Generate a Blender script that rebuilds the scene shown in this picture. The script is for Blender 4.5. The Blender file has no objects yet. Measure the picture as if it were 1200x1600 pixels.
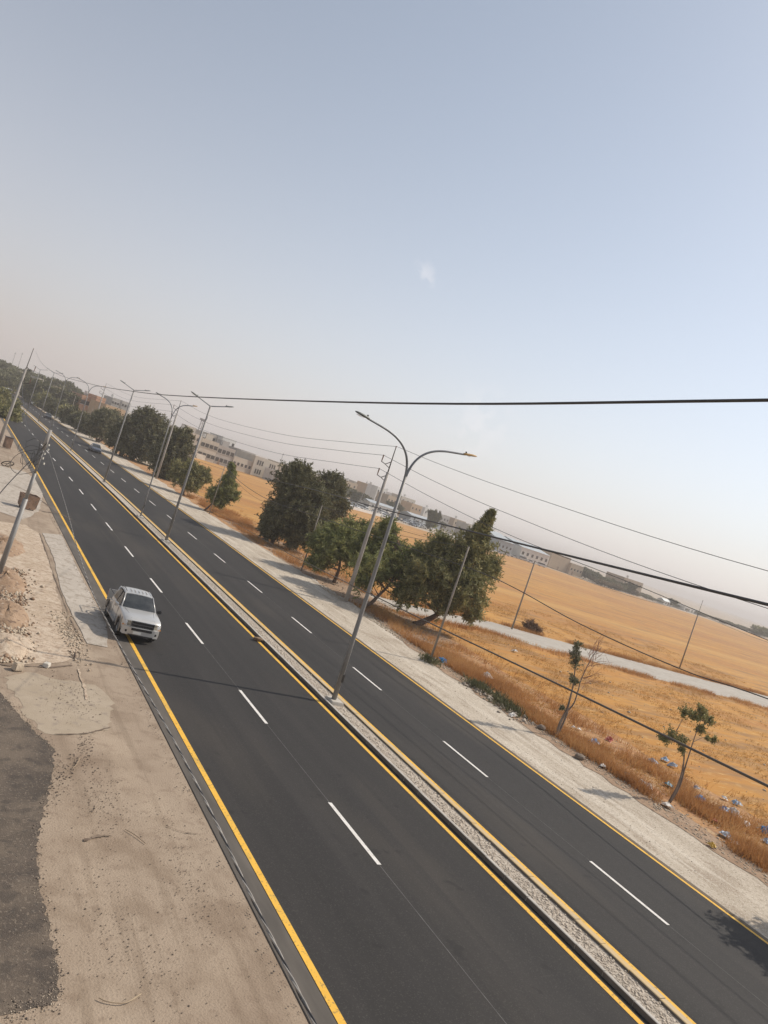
import bpy, bmesh, math, random
import numpy as np
from mathutils import Vector, Matrix
random.seed(7); rng = np.random.default_rng(11)
S = bpy.context.scene
COL = S.collection
R = math.radians

# ------------------------------------------------------------------ camera
H = 9.3                                                    # eye height above the road
MC = ((0.82608, -0.26737, -0.49609), (-0.46439, 0.17577, -0.86801), (0.31928, 0.94743, 0.02104))
cam = bpy.data.objects.new('camera', bpy.data.cameras.new('camera')); COL.objects.link(cam)
m4 = Matrix(MC).to_4x4(); m4.translation = (0, 0, H); cam.matrix_world = m4
cam.data.sensor_fit = 'HORIZONTAL'; cam.data.sensor_width = 36; cam.data.lens = 36
cam.data.clip_start = 0.1; cam.data.clip_end = 9000
S.camera = cam
S.render.resolution_x = 768; S.render.resolution_y = 1024

# ------------------------------------------------------------------ world, sun, exposure
SUN_EL, SUN_AZ = 45.0, 91.5                               # azimuth from +Y towards +X
w = bpy.data.worlds.new('World'); S.world = w; w.use_nodes = True
nt = w.node_tree; nt.nodes.clear()
out = nt.nodes.new('ShaderNodeOutputWorld'); bg = nt.nodes.new('ShaderNodeBackground')
sky = nt.nodes.new('ShaderNodeTexSky'); sky.sky_type = 'NISHITA'; sky.sun_disc = False
sky.sun_elevation = R(SUN_EL); sky.sun_rotation = R(SUN_AZ)
sky.altitude = 700; sky.air_density = 1.0; sky.dust_density = 2.2; sky.ozone_density = 1.5
SKY_SAT = nt.nodes.new('ShaderNodeHueSaturation'); SKY_SAT.inputs['Saturation'].default_value = 0.60; SKY_SAT.inputs['Value'].default_value = 0.97; SKY_SAT.inputs['Hue'].default_value = 0.492
nt.links.new(sky.outputs[0], SKY_SAT.inputs['Color'])
bg.inputs['Strength'].default_value = 0.142
def wn(t, **k):
    n = nt.nodes.new(t)
    for a, v in k.items(): setattr(n, a, v)
    return n
def wmath(op, a, b=None, clamp=False):
    n = wn('ShaderNodeMath', operation=op, use_clamp=clamp)
    for i, v in enumerate((a, b)):
        if v is None: continue
        if isinstance(v, (int, float)): n.inputs[i].default_value = v
        else: nt.links.new(v, n.inputs[i])
    return n.outputs[0]
def wmix(fac, a, b):
    n = wn('ShaderNodeMix', data_type='RGBA')
    for k, v in (('Factor', fac), ('A', a), ('B', b)):
        if isinstance(v, (int, float, tuple)): n.inputs[k].default_value = v
        else: nt.links.new(v, n.inputs[k])
    return n.outputs['Result']
wtc = wn('ShaderNodeTexCoord'); wsp = wn('ShaderNodeSeparateXYZ'); nt.links.new(wtc.outputs['Generated'], wsp.inputs[0])
wz = wmath('MAXIMUM', wsp.outputs['Z'], 0.0)
side = wmath('MULTIPLY_ADD', wsp.outputs['X'], 1.5, True); side.node.inputs[2].default_value = -0.02
dust = wmix(side, (4.15, 3.66, 3.54, 1), (5.65, 5.30, 5.17, 1))
hgt = wmath('MULTIPLY_ADD', wsp.outputs['X'], -0.10); hgt.node.inputs[2].default_value = 0.235
fac = wmath('POWER', 2.71828, wmath('MULTIPLY', wmath('DIVIDE', wz, hgt), -1.0))
skyc = wmix(wmath('MULTIPLY', fac, 0.93), SKY_SAT.outputs[0], dust)
wnz = wn('ShaderNodeTexNoise'); wnz.inputs['Scale'].default_value = 48; wnz.inputs['Detail'].default_value = 6; nt.links.new(wtc.outputs['Generated'], wnz.inputs['Vector'])
for d0, r0, a0 in (((0.432, 0.858, 0.278), 0.018, 0.32), ((0.446, 0.854, 0.272), 0.018, 0.22), ((0.558, 0.821, 0.124), 0.060, 0.28)):
    vd = wn('ShaderNodeVectorMath', operation='DISTANCE'); nt.links.new(wtc.outputs['Generated'], vd.inputs[0]); vd.inputs[1].default_value = d0
    rr_ = wmath('MULTIPLY', wmath('SUBTRACT', 1.0, wmath('DIVIDE', vd.outputs['Value'], r0), True), 1.0)
    nz_ = wmath('MULTIPLY', wmath('SUBTRACT', wnz.outputs['Fac'], 0.47), 9.0, True)
    skyc = wmix(wmath('MULTIPLY', wmath('MULTIPLY', rr_, nz_), a0), skyc, (6.4, 6.2, 6.3, 1))
nt.links.new(skyc, bg.inputs['Color']); nt.links.new(bg.outputs[0], out.inputs[0])
sl = bpy.data.lights.new('sun', 'SUN'); sl.energy = 3.6; sl.angle = R(0.6); sl.color = (1.0, 0.91, 0.79)
sun = bpy.data.objects.new('sun', sl); COL.objects.link(sun)
sd = Vector((math.sin(R(SUN_AZ)) * math.cos(R(SUN_EL)), math.cos(R(SUN_AZ)) * math.cos(R(SUN_EL)), math.sin(R(SUN_EL))))
sun.rotation_euler = sd.to_track_quat('Z', 'Y').to_euler()
S.view_settings.view_transform = 'Standard'; S.view_settings.look = 'None'
S.view_settings.exposure = 0.10; S.view_settings.gamma = 1.0

# ------------------------------------------------------------------ helpers
Mw = np.array(MC)
def ray(px, py): return Mw @ np.array([px - 600.0, 800.0 - py, -1200.0])
def G(px, py, z=0.0):                                     # where a sight line meets the ground
    v = ray(px, py); t = (z - H) / v[2]; return (float(v[0] * t), float(v[1] * t))
def A(px, py, Y):                                         # where it meets the upright plane at distance Y
    v = ray(px, py); t = Y / v[1]; return (float(v[0] * t), Y, float(v[2] * t + H))

def nodes(m):
    return m.node_tree.nodes, m.node_tree.links
def mat(name, c1, c2=None, scale=4.0, rough=0.85, bump=0.0, bscale=None, metal=0.0, detail=4.0, c3=None, scale3=30.0, stretch=None, spec=0.4, lo=0.35, hi=0.65):
    m = bpy.data.materials.new(name); m.use_nodes = True
    N, L = nodes(m); b = N['Principled BSDF']
    b.inputs['Roughness'].default_value = rough; b.inputs['Metallic'].default_value = metal
    b.inputs['Specular IOR Level'].default_value = spec
    b.inputs['Base Color'].default_value = (*c1, 1)
    tc = N.new('ShaderNodeTexCoord'); mp = N.new('ShaderNodeMapping'); L.new(tc.outputs['Object'], mp.inputs['Vector'])
    if stretch: mp.inputs['Scale'].default_value = stretch
    col = None
    if c2 is not None:
        n = N.new('ShaderNodeTexNoise'); n.inputs['Scale'].default_value = scale; n.inputs['Detail'].default_value = detail
        n.inputs['Roughness'].default_value = 0.6
        L.new(mp.outputs[0], n.inputs['Vector'])
        cr = N.new('ShaderNodeValToRGB'); cr.color_ramp.elements[0].position = lo; cr.color_ramp.elements[1].position = hi
        cr.color_ramp.elements[0].color = (*c1, 1); cr.color_ramp.elements[1].color = (*c2, 1)
        L.new(n.outputs['Fac'], cr.inputs['Fac']); col = cr.outputs['Color']
    if c3 is not None:
        n2 = N.new('ShaderNodeTexNoise'); n2.inputs['Scale'].default_value = scale3; n2.inputs['Detail'].default_value = 3
        L.new(tc.outputs['Object'], n2.inputs['Vector'])
        r2 = N.new('ShaderNodeValToRGB'); r2.color_ramp.elements[0].position = 0.56; r2.color_ramp.elements[1].position = 0.68
        r2.color_ramp.elements[0].color = (0, 0, 0, 1); r2.color_ramp.elements[1].color = (1, 1, 1, 1)
        L.new(n2.outputs['Fac'], r2.inputs['Fac'])
        mx = N.new('ShaderNodeMix'); mx.data_type = 'RGBA'
        L.new(r2.outputs['Color'], mx.inputs['Factor']); L.new(col, mx.inputs['A']); mx.inputs['B'].default_value = (*c3, 1)
        col = mx.outputs['Result']
    if col is not None: L.new(col, b.inputs['Base Color'])
    if bump:
        nb = N.new('ShaderNodeTexNoise'); nb.inputs['Scale'].default_value = bscale or scale * 4; nb.inputs['Detail'].default_value = 5
        L.new(mp.outputs[0], nb.inputs['Vector'])
        bp = N.new('ShaderNodeBump'); bp.inputs['Strength'].default_value = bump; bp.inputs['Distance'].default_value = 0.05
        L.new(nb.outputs['Fac'], bp.inputs['Height']); L.new(bp.outputs[0], b.inputs['Normal'])
    m['outcol'] = 1
    return m
def overlay(m, color, scale, lo, hi, stretch=(1, 1, 1), amt=1.0, detail=4.0, offset=(0, 0, 0)):
    """lay another stain colour over a material where a stretched noise is high"""
    N, L = nodes(m); b = N['Principled BSDF']
    src = b.inputs['Base Color'].links[0].from_socket if b.inputs['Base Color'].links else None
    tc = N.new('ShaderNodeTexCoord'); mp = N.new('ShaderNodeMapping'); mp.inputs['Scale'].default_value = stretch
    mp.inputs['Location'].default_value = offset
    L.new(tc.outputs['Object'], mp.inputs['Vector'])
    n = N.new('ShaderNodeTexNoise'); n.inputs['Scale'].default_value = scale; n.inputs['Detail'].default_value = detail
    L.new(mp.outputs[0], n.inputs['Vector'])
    mr = N.new('ShaderNodeMapRange'); mr.inputs['From Min'].default_value = lo; mr.inputs['From Max'].default_value = hi
    mr.inputs['To Max'].default_value = amt
    L.new(n.outputs['Fac'], mr.inputs['Value'])
    mx = N.new('ShaderNodeMix'); mx.data_type = 'RGBA'
    L.new(mr.outputs['Result'], mx.inputs['Factor'])
    if src: L.new(src, mx.inputs['A'])
    else: mx.inputs['A'].default_value = b.inputs['Base Color'].default_value
    mx.inputs['B'].default_value = (*color, 1)
    L.new(mx.outputs['Result'], b.inputs['Base Color'])
    return m
def leafmat(name, c1, c2, c3, scale=0.8, trans=0.3):
    m = bpy.data.materials.new(name); m.use_nodes = True
    N, L = nodes(m); b = N['Principled BSDF']; b.inputs['Roughness'].default_value = 0.7; b.inputs['Specular IOR Level'].default_value = 0.25
    g = N.new('ShaderNodeNewGeometry'); cr = N.new('ShaderNodeValToRGB')
    cr.color_ramp.elements[0].color = (*c1, 1); cr.color_ramp.elements[1].color = (*c3, 1)
    e = cr.color_ramp.elements.new(0.5); e.color = (*c2, 1)
    tc = N.new('ShaderNodeTexCoord'); n = N.new('ShaderNodeTexNoise'); n.inputs['Scale'].default_value = scale; n.inputs['Detail'].default_value = 2
    L.new(tc.outputs['Object'], n.inputs['Vector'])
    ad = N.new('ShaderNodeMath'); ad.operation = 'MULTIPLY_ADD'; ad.inputs[1].default_value = 0.5
    mr = N.new('ShaderNodeMapRange'); mr.inputs['From Min'].default_value = 0.3; mr.inputs['From Max'].default_value = 0.7; mr.inputs['To Max'].default_value = 0.5
    L.new(n.outputs['Fac'], mr.inputs['Value'])
    L.new(g.outputs['Random Per Island'], ad.inputs[0]); L.new(mr.outputs['Result'], ad.inputs[2])
    L.new(ad.outputs[0], cr.inputs['Fac']); L.new(cr.outputs['Color'], b.inputs['Base Color'])
    tr = N.new('ShaderNodeBsdfTranslucent'); L.new(cr.outputs['Color'], tr.inputs['Color'])
    ms = N.new('ShaderNodeMixShader'); ms.inputs[0].default_value = trans
    o = N['Material Output']; L.new(b.outputs[0], ms.inputs[1]); L.new(tr.outputs[0], ms.inputs[2]); L.new(ms.outputs[0], o.inputs['Surface'])
    return m

def tag(o, label=None, cat=None, group=None, kind=None):
    if label: o['label'] = label
    if cat: o['category'] = cat
    if group: o['group'] = group
    if kind: o['kind'] = kind
    return o
def empty(name, loc=(0, 0, 0), rz=0.0):
    o = bpy.data.objects.new(name, None); COL.objects.link(o); o.location = loc; o.rotation_euler.z = rz; o.empty_display_size = 0.3
    return o
def children(o): return [c for c in bpy.data.objects if c.parent == o]
def copy_tree(o, parent=None):
    c = o.copy(); COL.objects.link(c)
    if parent: c.parent = parent
    for ch in list(o.children): copy_tree(ch, c)
    return c

class MB:
    def __init__(s): s.v = []; s.f = []; s.mi = []; s.m = 0
    def add(s, vs, fs):
        o = len(s.v); s.v += [tuple(v) for v in vs]; s.f += [tuple(i + o for i in f) for f in fs]; s.mi += [s.m] * len(fs); return s
    def box(s, c, d, rz=0.0, taper=1.0, rx=0.0):
        cx, cy, cz = c; hx, hy, hz = d[0] / 2, d[1] / 2, d[2] / 2
        vs = []
        M = Matrix.Rotation(rz, 3, 'Z') @ Matrix.Rotation(rx, 3, 'X')
        for z, k in ((-hz, 1), (hz, taper)):
            for x, y in ((-hx, -hy), (hx, -hy), (hx, hy), (-hx, hy)):
                p = M @ Vector((x * k, y * k, z)); vs.append((cx + p.x, cy + p.y, cz + p.z))
        return s.add(vs, [(3, 2, 1, 0), (4, 5, 6, 7), (0, 1, 5, 4), (1, 2, 6, 5), (2, 3, 7, 6), (3, 0, 4, 7)])
    def tube(s, pts, rad, n=8, caps=True):
        pts = [Vector(p) for p in pts]
        if not hasattr(rad, '__len__'): rad = [rad] * len(pts)
        vs = []; fs = []; prev = None
        for i, p in enumerate(pts):
            t = (pts[min(i + 1, len(pts) - 1)] - pts[max(i - 1, 0)]).normalized()
            if prev is None:
                a = Vector((0, 0, 1)) if abs(t.z) < 0.9 else Vector((1, 0, 0))
                u = t.cross(a).normalized()
            else:
                u = (prev - t * prev.dot(t)).normalized()
            prev = u; v = t.cross(u)
            for k in range(n):
                a = 2 * math.pi * k / n; vs.append(p + (u * math.cos(a) + v * math.sin(a)) * rad[i])
        for i in range(len(pts) - 1):
            for k in range(n):
                fs.append((i * n + k, i * n + (k + 1) % n, (i + 1) * n + (k + 1) % n, (i + 1) * n + k))
        if caps: fs += [tuple(range(n))[::-1], tuple(range((len(pts) - 1) * n, len(pts) * n))]
        return s.add(vs, fs)
    def ico(s, c, r, jit=0.25, sub=1, sq=(1, 1, 1)):
        bm = bmesh.new(); bmesh.ops.create_icosphere(bm, subdivisions=sub, radius=1)
        vs = [(c[0] + v.co.x * r * sq[0] * random.uniform(1 - jit, 1 + jit), c[1] + v.co.y * r * sq[1] * random.uniform(1 - jit, 1 + jit), c[2] + v.co.z * r * sq[2] * random.uniform(1 - jit, 1 + jit)) for v in bm.verts]
        fs = [tuple(v.index for v in f.verts) for f in bm.faces]; bm.free()
        return s.add(vs, fs)
    def loft(s, rings, closed=True, cap=True):
        n = len(rings[0]); vs = [p for r in rings for p in r]; fs = []
        for i in range(len(rings) - 1):
            for k in range(n if closed else n - 1):
                fs.append((i * n + k, i * n + (k + 1) % n, (i + 1) * n + (k + 1) % n, (i + 1) * n + k))
        if cap and closed: fs += [tuple(range(n))[::-1], tuple(range((len(rings) - 1) * n, len(rings) * n))]
        return s.add(vs, fs)
    def build(s, name, m, parent=None, smooth=False, bevel=0.0):
        me = bpy.data.meshes.new(name); me.from_pydata(s.v, [], s.f)
        for q in (m if isinstance(m, (list, tuple)) else [m]): me.materials.append(q)
        if any(s.mi): me.polygons.foreach_set('material_index', s.mi)
        if smooth: me.polygons.foreach_set('use_smooth', [True] * len(me.polygons))
        me.update()
        if bevel:
            bm = bmesh.new(); bm.from_mesh(me)
            bmesh.ops.bevel(bm, geom=list(bm.edges), offset=bevel, segments=2, affect='EDGES', clamp_overlap=True)
            bm.to_mesh(me); bm.free()
        o = bpy.data.objects.new(name, me); COL.objects.link(o)
        if parent: o.parent = parent
        return o
def mesh_np(name, V, F, m, parent=None):
    """V (n,3) vertices, F (m,k) faces of equal size"""
    me = bpy.data.meshes.new(name); V = np.asarray(V, np.float32); F = np.asarray(F, np.int32)
    me.vertices.add(len(V)); me.vertices.foreach_set('co', V.ravel())
    k = F.shape[1]; me.loops.add(F.size); me.loops.foreach_set('vertex_index', F.ravel())
    me.polygons.add(len(F)); me.polygons.foreach_set('loop_start', np.arange(0, F.size, k, dtype=np.int32))
    me.polygons.foreach_set('loop_total', np.full(len(F), k, np.int32))
    me.materials.append(m); me.update(calc_edges=True)
    o = bpy.data.objects.new(name, me); COL.objects.link(o)
    if parent: o.parent = parent
    return o
def smooth_pts(P, n=8):
    P = [Vector(p) for p in P]; Q = [P[0] * 2 - P[1]] + P + [P[-1] * 2 - P[-2]]; r = []
    for i in range(1, len(Q) - 2):
        for k in range(n):
            t = k / n; a, b, c, d = Q[i - 1], Q[i], Q[i + 1], Q[i + 2]
            r.append(0.5 * ((2 * b) + (c - a) * t + (2 * a - 5 * b + 4 * c - d) * t * t + (3 * b - a - 3 * c + d) * t ** 3))
    r.append(P[-1]); return r
def xoff(y):                                             # the road drifts left in the distance
    return float(np.interp(y, [0, 85, 145, 220, 300, 450, 700], [0, 0, -0.55, -1.6, -3.2, -9, -26]))
YS = [-30, 0, 20, 40, 60, 85, 100, 115, 130, 145, 160, 180, 200, 220, 250, 280, 320, 360, 400, 450, 500, 560, 620, 700]
def strip(name, x0, x1, z, m, y0=-30, y1=700, thick=0.0, kind='structure', seg=None):
    ys = [y for y in (seg or YS) if y0 < y < y1]; ys = [y0] + ys + [y1]
    mb = MB()
    if thick:
        mb.loft([[(x0 + xoff(y), y, z - thick), (x1 + xoff(y), y, z - thick), (x1 + xoff(y), y, z), (x0 + xoff(y), y, z)] for y in ys])
    else:
        mb.loft([[(x0 + xoff(y), y, z), (x1 + xoff(y), y, z)] for y in ys], closed=False)
    o = mb.build(name, m); tag(o, kind=kind); return o
def flipup(o):
    me = o.data; bm = bmesh.new(); bm.from_mesh(me)
    for f in bm.faces:
        f.normal_update()
        if f.normal.z < 0: f.normal_flip()
    bm.to_mesh(me); bm.free()
def sheet(name, pts, z, m, jit=0.0, step=1.0, kind='structure'):
    P = []
    for i, p in enumerate(pts):
        q = pts[(i + 1) % len(pts)]; d = math.hypot(q[0] - p[0], q[1] - p[1]); n = max(1, int(d / step)) if jit else 1
        for k in range(n):
            t = k / n; j = jit if k else 0
            P.append((p[0] + (q[0] - p[0]) * t + random.uniform(-j, j), p[1] + (q[1] - p[1]) * t + random.uniform(-j, j), z))
    o = MB().add(P, [tuple(range(len(P)))]).build(name, m); flipup(o); tag(o, kind=kind); return o

# ------------------------------------------------------------------ materials
ASPH = mat('asphalt', (0.019, 0.0172, 0.0158), (0.026, 0.0235, 0.0215), 0.7, 0.82, bump=0.12, bscale=60, stretch=(1.6, 0.12, 1), spec=0.35)
overlay(ASPH, (0.032, 0.0285, 0.026), 0.5, 0.48, 0.62, (1.2, 0.06, 1), 0.7, detail=8)
overlay(ASPH, (0.050, 0.042, 0.034), 0.25, 0.52, 0.68, (1, 0.3, 1), 0.65, offset=(9, 4, 0), detail=8)
overlay(ASPH, (0.020, 0.018, 0.017), 0.9, 0.52, 0.62, (1.3, 0.035, 1), 0.7, offset=(2, 2, 0), detail=6)
overlay(ASPH, (0.075, 0.068, 0.06), 30, 0.57, 0.66, amt=0.45, detail=4)
overlay(ASPH, (0.012, 0.011, 0.010), 1.3, 0.66, 0.72, amt=0.6, detail=3, offset=(3, 3, 3))
ASPH_OLD = mat('old_asphalt', (0.070, 0.055, 0.043), (0.11, 0.086, 0.066), 0.8, 0.95, bump=0.4, bscale=40, c3=(0.07, 0.06, 0.05), scale3=9)
overlay(ASPH_OLD, (0.165, 0.128, 0.094), 0.7, 0.47, 0.64, amt=0.7, detail=12)
overlay(ASPH_OLD, (0.25, 0.20, 0.15), 18, 0.57, 0.64, amt=0.5, detail=4)
overlay(ASPH_OLD, (0.055, 0.045, 0.037), 2.5, 0.53, 0.62, amt=0.6, detail=12, offset=(5, 1, 0))
YEL = mat('yellow_paint', (0.72, 0.40, 0.045), (0.80, 0.47, 0.06), 1.2, 0.7, lo=.3, hi=.7)
overlay(YEL, (0.42, 0.27, 0.07), 1.2, 0.52, 0.66, amt=0.55, detail=12)
overlay(YEL, (0.20, 0.14, 0.07), 14, 0.58, 0.64, amt=0.6, detail=6)
YEL2 = mat('faded_yellow_paint', (0.60, 0.41, 0.17), (0.50, 0.40, 0.26), 1.5, 0.8)
WHT = mat('white_paint', (0.74, 0.71, 0.66), (0.62, 0.59, 0.54), 3.0, 0.6)
overlay(WHT, (0.30, 0.28, 0.26), 14, 0.59, 0.65, amt=0.6, detail=6)
THIN = mat('thin_chalk', (0.17, 0.165, 0.155), (0.09, 0.085, 0.08), 3.0, 0.8)
APRON = mat('apron_concrete', (0.275, 0.206, 0.146), (0.360, 0.283, 0.208), 0.30, 0.95, bump=0.4, bscale=22, detail=12)
overlay(APRON, (0.20, 0.142, 0.095), 0.9, 0.50, 0.64, amt=0.5, detail=12)
overlay(APRON, (0.42, 0.33, 0.24), 0.6, 0.50, 0.66, (1, 0.35, 1), 0.5, detail=12, offset=(3, 1, 0))
overlay(APRON, (0.18, 0.125, 0.085), 3.0, 0.55, 0.66, amt=0.35, detail=12)
overlay(APRON, (0.19, 0.138, 0.093), 1.0, 0.54, 0.64, (3.0, 0.12, 1), 0.4, detail=10, offset=(5, 2, 0))
overlay(APRON, (0.13, 0.092, 0.065), 22, 0.58, 0.65, amt=0.32, detail=4)
SAND = mat('sandy_dirt', (0.43, 0.335, 0.24), (0.50, 0.40, 0.30), 0.5, 0.95, bump=0.5, bscale=9, c3=(0.33, 0.24, 0.17), scale3=3.0)
overlay(SAND, (0.27, 0.19, 0.13), 5, 0.53, 0.62, amt=0.6, detail=12)
overlay(SAND, (0.58, 0.49, 0.38), 2, 0.53, 0.62, amt=0.5, detail=12, offset=(5, 5, 0))
overlay(SAND, (0.19, 0.13, 0.09), 22, 0.57, 0.64, amt=0.5, detail=4)
SLAB = mat('worn_concrete', (0.40, 0.35, 0.29), (0.47, 0.415, 0.35), 0.6, 0.9, bump=0.25, bscale=20, c3=(0.31, 0.26, 0.21), scale3=2.6)
overlay(SLAB, (0.30, 0.25, 0.195), 3, 0.52, 0.62, (1, .5, 1), 0.6, detail=12)
overlay(SLAB, (0.22, 0.17, 0.13), 20, 0.57, 0.64, amt=0.5, detail=4)
SHLD = mat('shoulder_gravel', (0.41, 0.345, 0.265), (0.54, 0.47, 0.375), 0.5, 0.95, bump=0.9, bscale=14, stretch=(1.4, 0.25, 1), detail=12)
overlay(SHLD, (0.31, 0.245, 0.178), 1.0, 0.52, 0.62, (1.2, .4, 1), 0.65, detail=12, offset=(8, 2, 0))
overlay(SHLD, (0.62, 0.555, 0.46), 1.2, 0.52, 0.62, (1.8, .12, 1), 0.6, detail=12, offset=(4, 4, 4))
overlay(SHLD, (0.27, 0.215, 0.16), 7, 0.54, 0.62, amt=0.6, detail=12)
overlay(SHLD, (0.66, 0.60, 0.51), 16, 0.56, 0.62, amt=0.6, detail=5, offset=(1, 6, 0))
overlay(SHLD, (0.20, 0.155, 0.115), 24, 0.58, 0.64, amt=0.55, detail=4)
MEDG = mat('median_gravel', (0.33, 0.275, 0.215), (0.60, 0.53, 0.44), 14.0, 0.95, bump=1.0, bscale=22, lo=.4, hi=.6)
KERB = mat('kerb_concrete', (0.42, 0.385, 0.33), (0.53, 0.49, 0.43), 2.0, 0.9, bump=0.2, bscale=30)
STON = mat('pale_stone', (0.55, 0.46, 0.35), (0.36, 0.285, 0.205), 3.0, 0.9, bump=0.4, bscale=12)
STDK = mat('dark_pebble', (0.16, 0.125, 0.095), (0.24, 0.19, 0.15), 3.0, 0.95)
DIRT = mat('brown_dirt', (0.26, 0.165, 0.10), (0.36, 0.25, 0.165), 0.6, 0.95, bump=0.8, bscale=8, c3=(0.16, 0.105, 0.07), scale3=4.0)
overlay(DIRT, (0.48, 0.41, 0.33), 6, 0.62, 0.72, amt=0.8)
EARTH = mat('pale_earth', (0.36, 0.29, 0.21), (0.44, 0.36, 0.27), 0.05, 0.95, c3=(0.30, 0.23, 0.16), scale3=0.4)
FIELD = mat('straw_field', (0.41, 0.183, 0.030), (0.50, 0.250, 0.050), 0.05, 0.95, bump=1.0, bscale=2.5, stretch=(0.35, 1.6, 1), c3=(0.37, 0.185, 0.05), scale3=0.9)
overlay(FIELD, (0.36, 0.15, 0.035), 0.10, 0.48, 0.62, (0.12, 1.0, 1), 0.85)
overlay(FIELD, (0.33, 0.18, 0.065), 0.8, 0.47, 0.64, (0.2, 1.4, 1), 0.75, offset=(4, 3, 0), detail=8)
overlay(FIELD, (0.58, 0.37, 0.14), 1.6, 0.56, 0.70, (0.5, 1.6, 1), 0.7, detail=8)
overlay(FIELD, (0.25, 0.135, 0.052), 0.35, 0.53, 0.64, (0.25, 1.3, 1), 0.75, detail=9, offset=(1, 8, 0))
overlay(FIELD, (0.54, 0.32, 0.10), 0.05, 0.52, 0.70, (0.1, 1.0, 1), 0.6, detail=9, offset=(6, 8, 0))
VERGE = mat('dry_verge', (0.36, 0.17, 0.07), (0.46, 0.27, 0.12), 0.5, 0.95, bump=1.0, bscale=6, c3=(0.24, 0.13, 0.068), scale3=1.6)
overlay(VERGE, (0.48, 0.37, 0.23), 1.4, 0.56, 0.7, (1, 0.6, 1), 0.6)
TRACK = mat('dirt_track', (0.38, 0.345, 0.295), (0.44, 0.40, 0.345), 0.4, 0.95, bump=0.4, bscale=6, c3=(0.38, 0.335, 0.28), scale3=1.5)
overlay(TRACK, (0.33, 0.285, 0.23), 1.0, 0.50, 0.62, (.25, 2.5, 1), 0.6, detail=12)
overlay(TRACK, (0.52, 0.48, 0.42), 3, 0.54, 0.62, (.4, 1.5, 1), 0.5, detail=12, offset=(4, 4, 0))
overlay(VERGE, (0.24, 0.12, 0.055), 3.0, 0.52, 0.62, amt=0.6, detail=12)
GRASS = leafmat('dry_grass', (0.28, 0.125, 0.045), (0.48, 0.24, 0.085), (0.66, 0.44, 0.20), 0.28, 0.35)
STRAW = leafmat('stubble', (0.38, 0.20, 0.06), (0.52, 0.30, 0.10), (0.64, 0.43, 0.18), 0.3, 0.3)
WEED = leafmat('green_weed', (0.07, 0.075, 0.035), (0.12, 0.12, 0.055), (0.20, 0.18, 0.09), 1.0, 0.2)
GALV = mat('galvanised_steel', (0.22, 0.215, 0.205), (0.30, 0.29, 0.275), 3.0, 0.6, metal=0.3, stretch=(1, 1, 0.3))
ARMM = mat('arm_steel', (0.17, 0.18, 0.19), (0.22, 0.23, 0.24), 3.0, 0.5, metal=0.5)
LENS = mat('lamp_lens', (0.72, 0.70, 0.60), rough=0.3)
LAMPB = mat('lamp_body', (0.160, 0.171, 0.161), rough=0.5, metal=0.3)
LAMPO = mat('lamp_body_amber', (0.45, 0.27, 0.09), rough=0.5)
CONC = mat('pole_concrete', (0.30, 0.275, 0.245), (0.40, 0.375, 0.34), 2.2, 0.9, bump=0.3, bscale=25, stretch=(1, 1, 0.35))
DSTL = mat('dark_steel', (0.06, 0.055, 0.05), (0.10, 0.09, 0.08), 5.0, 0.6, metal=0.4)
INSU = mat('insulator', (0.20, 0.12, 0.09), rough=0.3)
POST = mat('weathered_post', (0.21, 0.18, 0.145), (0.32, 0.28, 0.235), 2.5, 0.8, stretch=(1, 1, 0.3))
WIRE = mat('black_wire', (0.045, 0.042, 0.04), (0.05, 0.05, 0.05), 3, 0.5)
WIRE2 = mat('grey_wire', (0.40, 0.37, 0.33), (0.26, 0.24, 0.21), 3, 0.6)
RUST = mat('rusty_steel', (0.184, 0.111, 0.072), (0.333, 0.221, 0.152), 2.5, 0.85, c3=(0.115, 0.098, 0.087), scale3=5)
BARK = mat('bark', (0.111, 0.072, 0.052), (0.195, 0.137, 0.098), 5.0, 0.95, bump=0.8, bscale=20, stretch=(0.600, 0.600, 0.325))
BARKP = mat('pale_bark', (0.26, 0.205, 0.16), (0.15, 0.115, 0.09), 6.0, 0.9, stretch=(1, 1, 0.25))
TWIG = mat('reddish_twig', (0.20, 0.085, 0.06), (0.28, 0.14, 0.10), 6.0, 0.9)
PINE = leafmat('pine_needles', (0.104, 0.112, 0.046), (0.222, 0.216, 0.089), (0.468, 0.399, 0.174), 0.7, 0.22)
PINEG = leafmat('fresh_pine_needles', (0.100, 0.126, 0.045), (0.229, 0.245, 0.089), (0.460, 0.411, 0.168), 0.6, 0.25)
CYPR = leafmat('dark_evergreen', (0.070, 0.072, 0.038), (0.133, 0.131, 0.065), (0.254, 0.235, 0.117), 0.6, 0.15)
OLIV = leafmat('olive_leaves', (0.099, 0.102, 0.058), (0.182, 0.178, 0.099), (0.314, 0.288, 0.165), 0.6, 0.2)
DRYL = leafmat('dry_leaves', (0.143, 0.111, 0.065), (0.221, 0.176, 0.104), (0.338, 0.273, 0.169), 0.6, 0.2)

# ------------------------------------------------------------------ ground and roads
g = MB().add([(-4000, -4000, -0.03), (4000, -4000, -0.03), (4000, 4000, -0.03), (-4000, 4000, -0.03)], [(0, 1, 2, 3)]).build('ground', EARTH)
tag(g, kind='structure')
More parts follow.
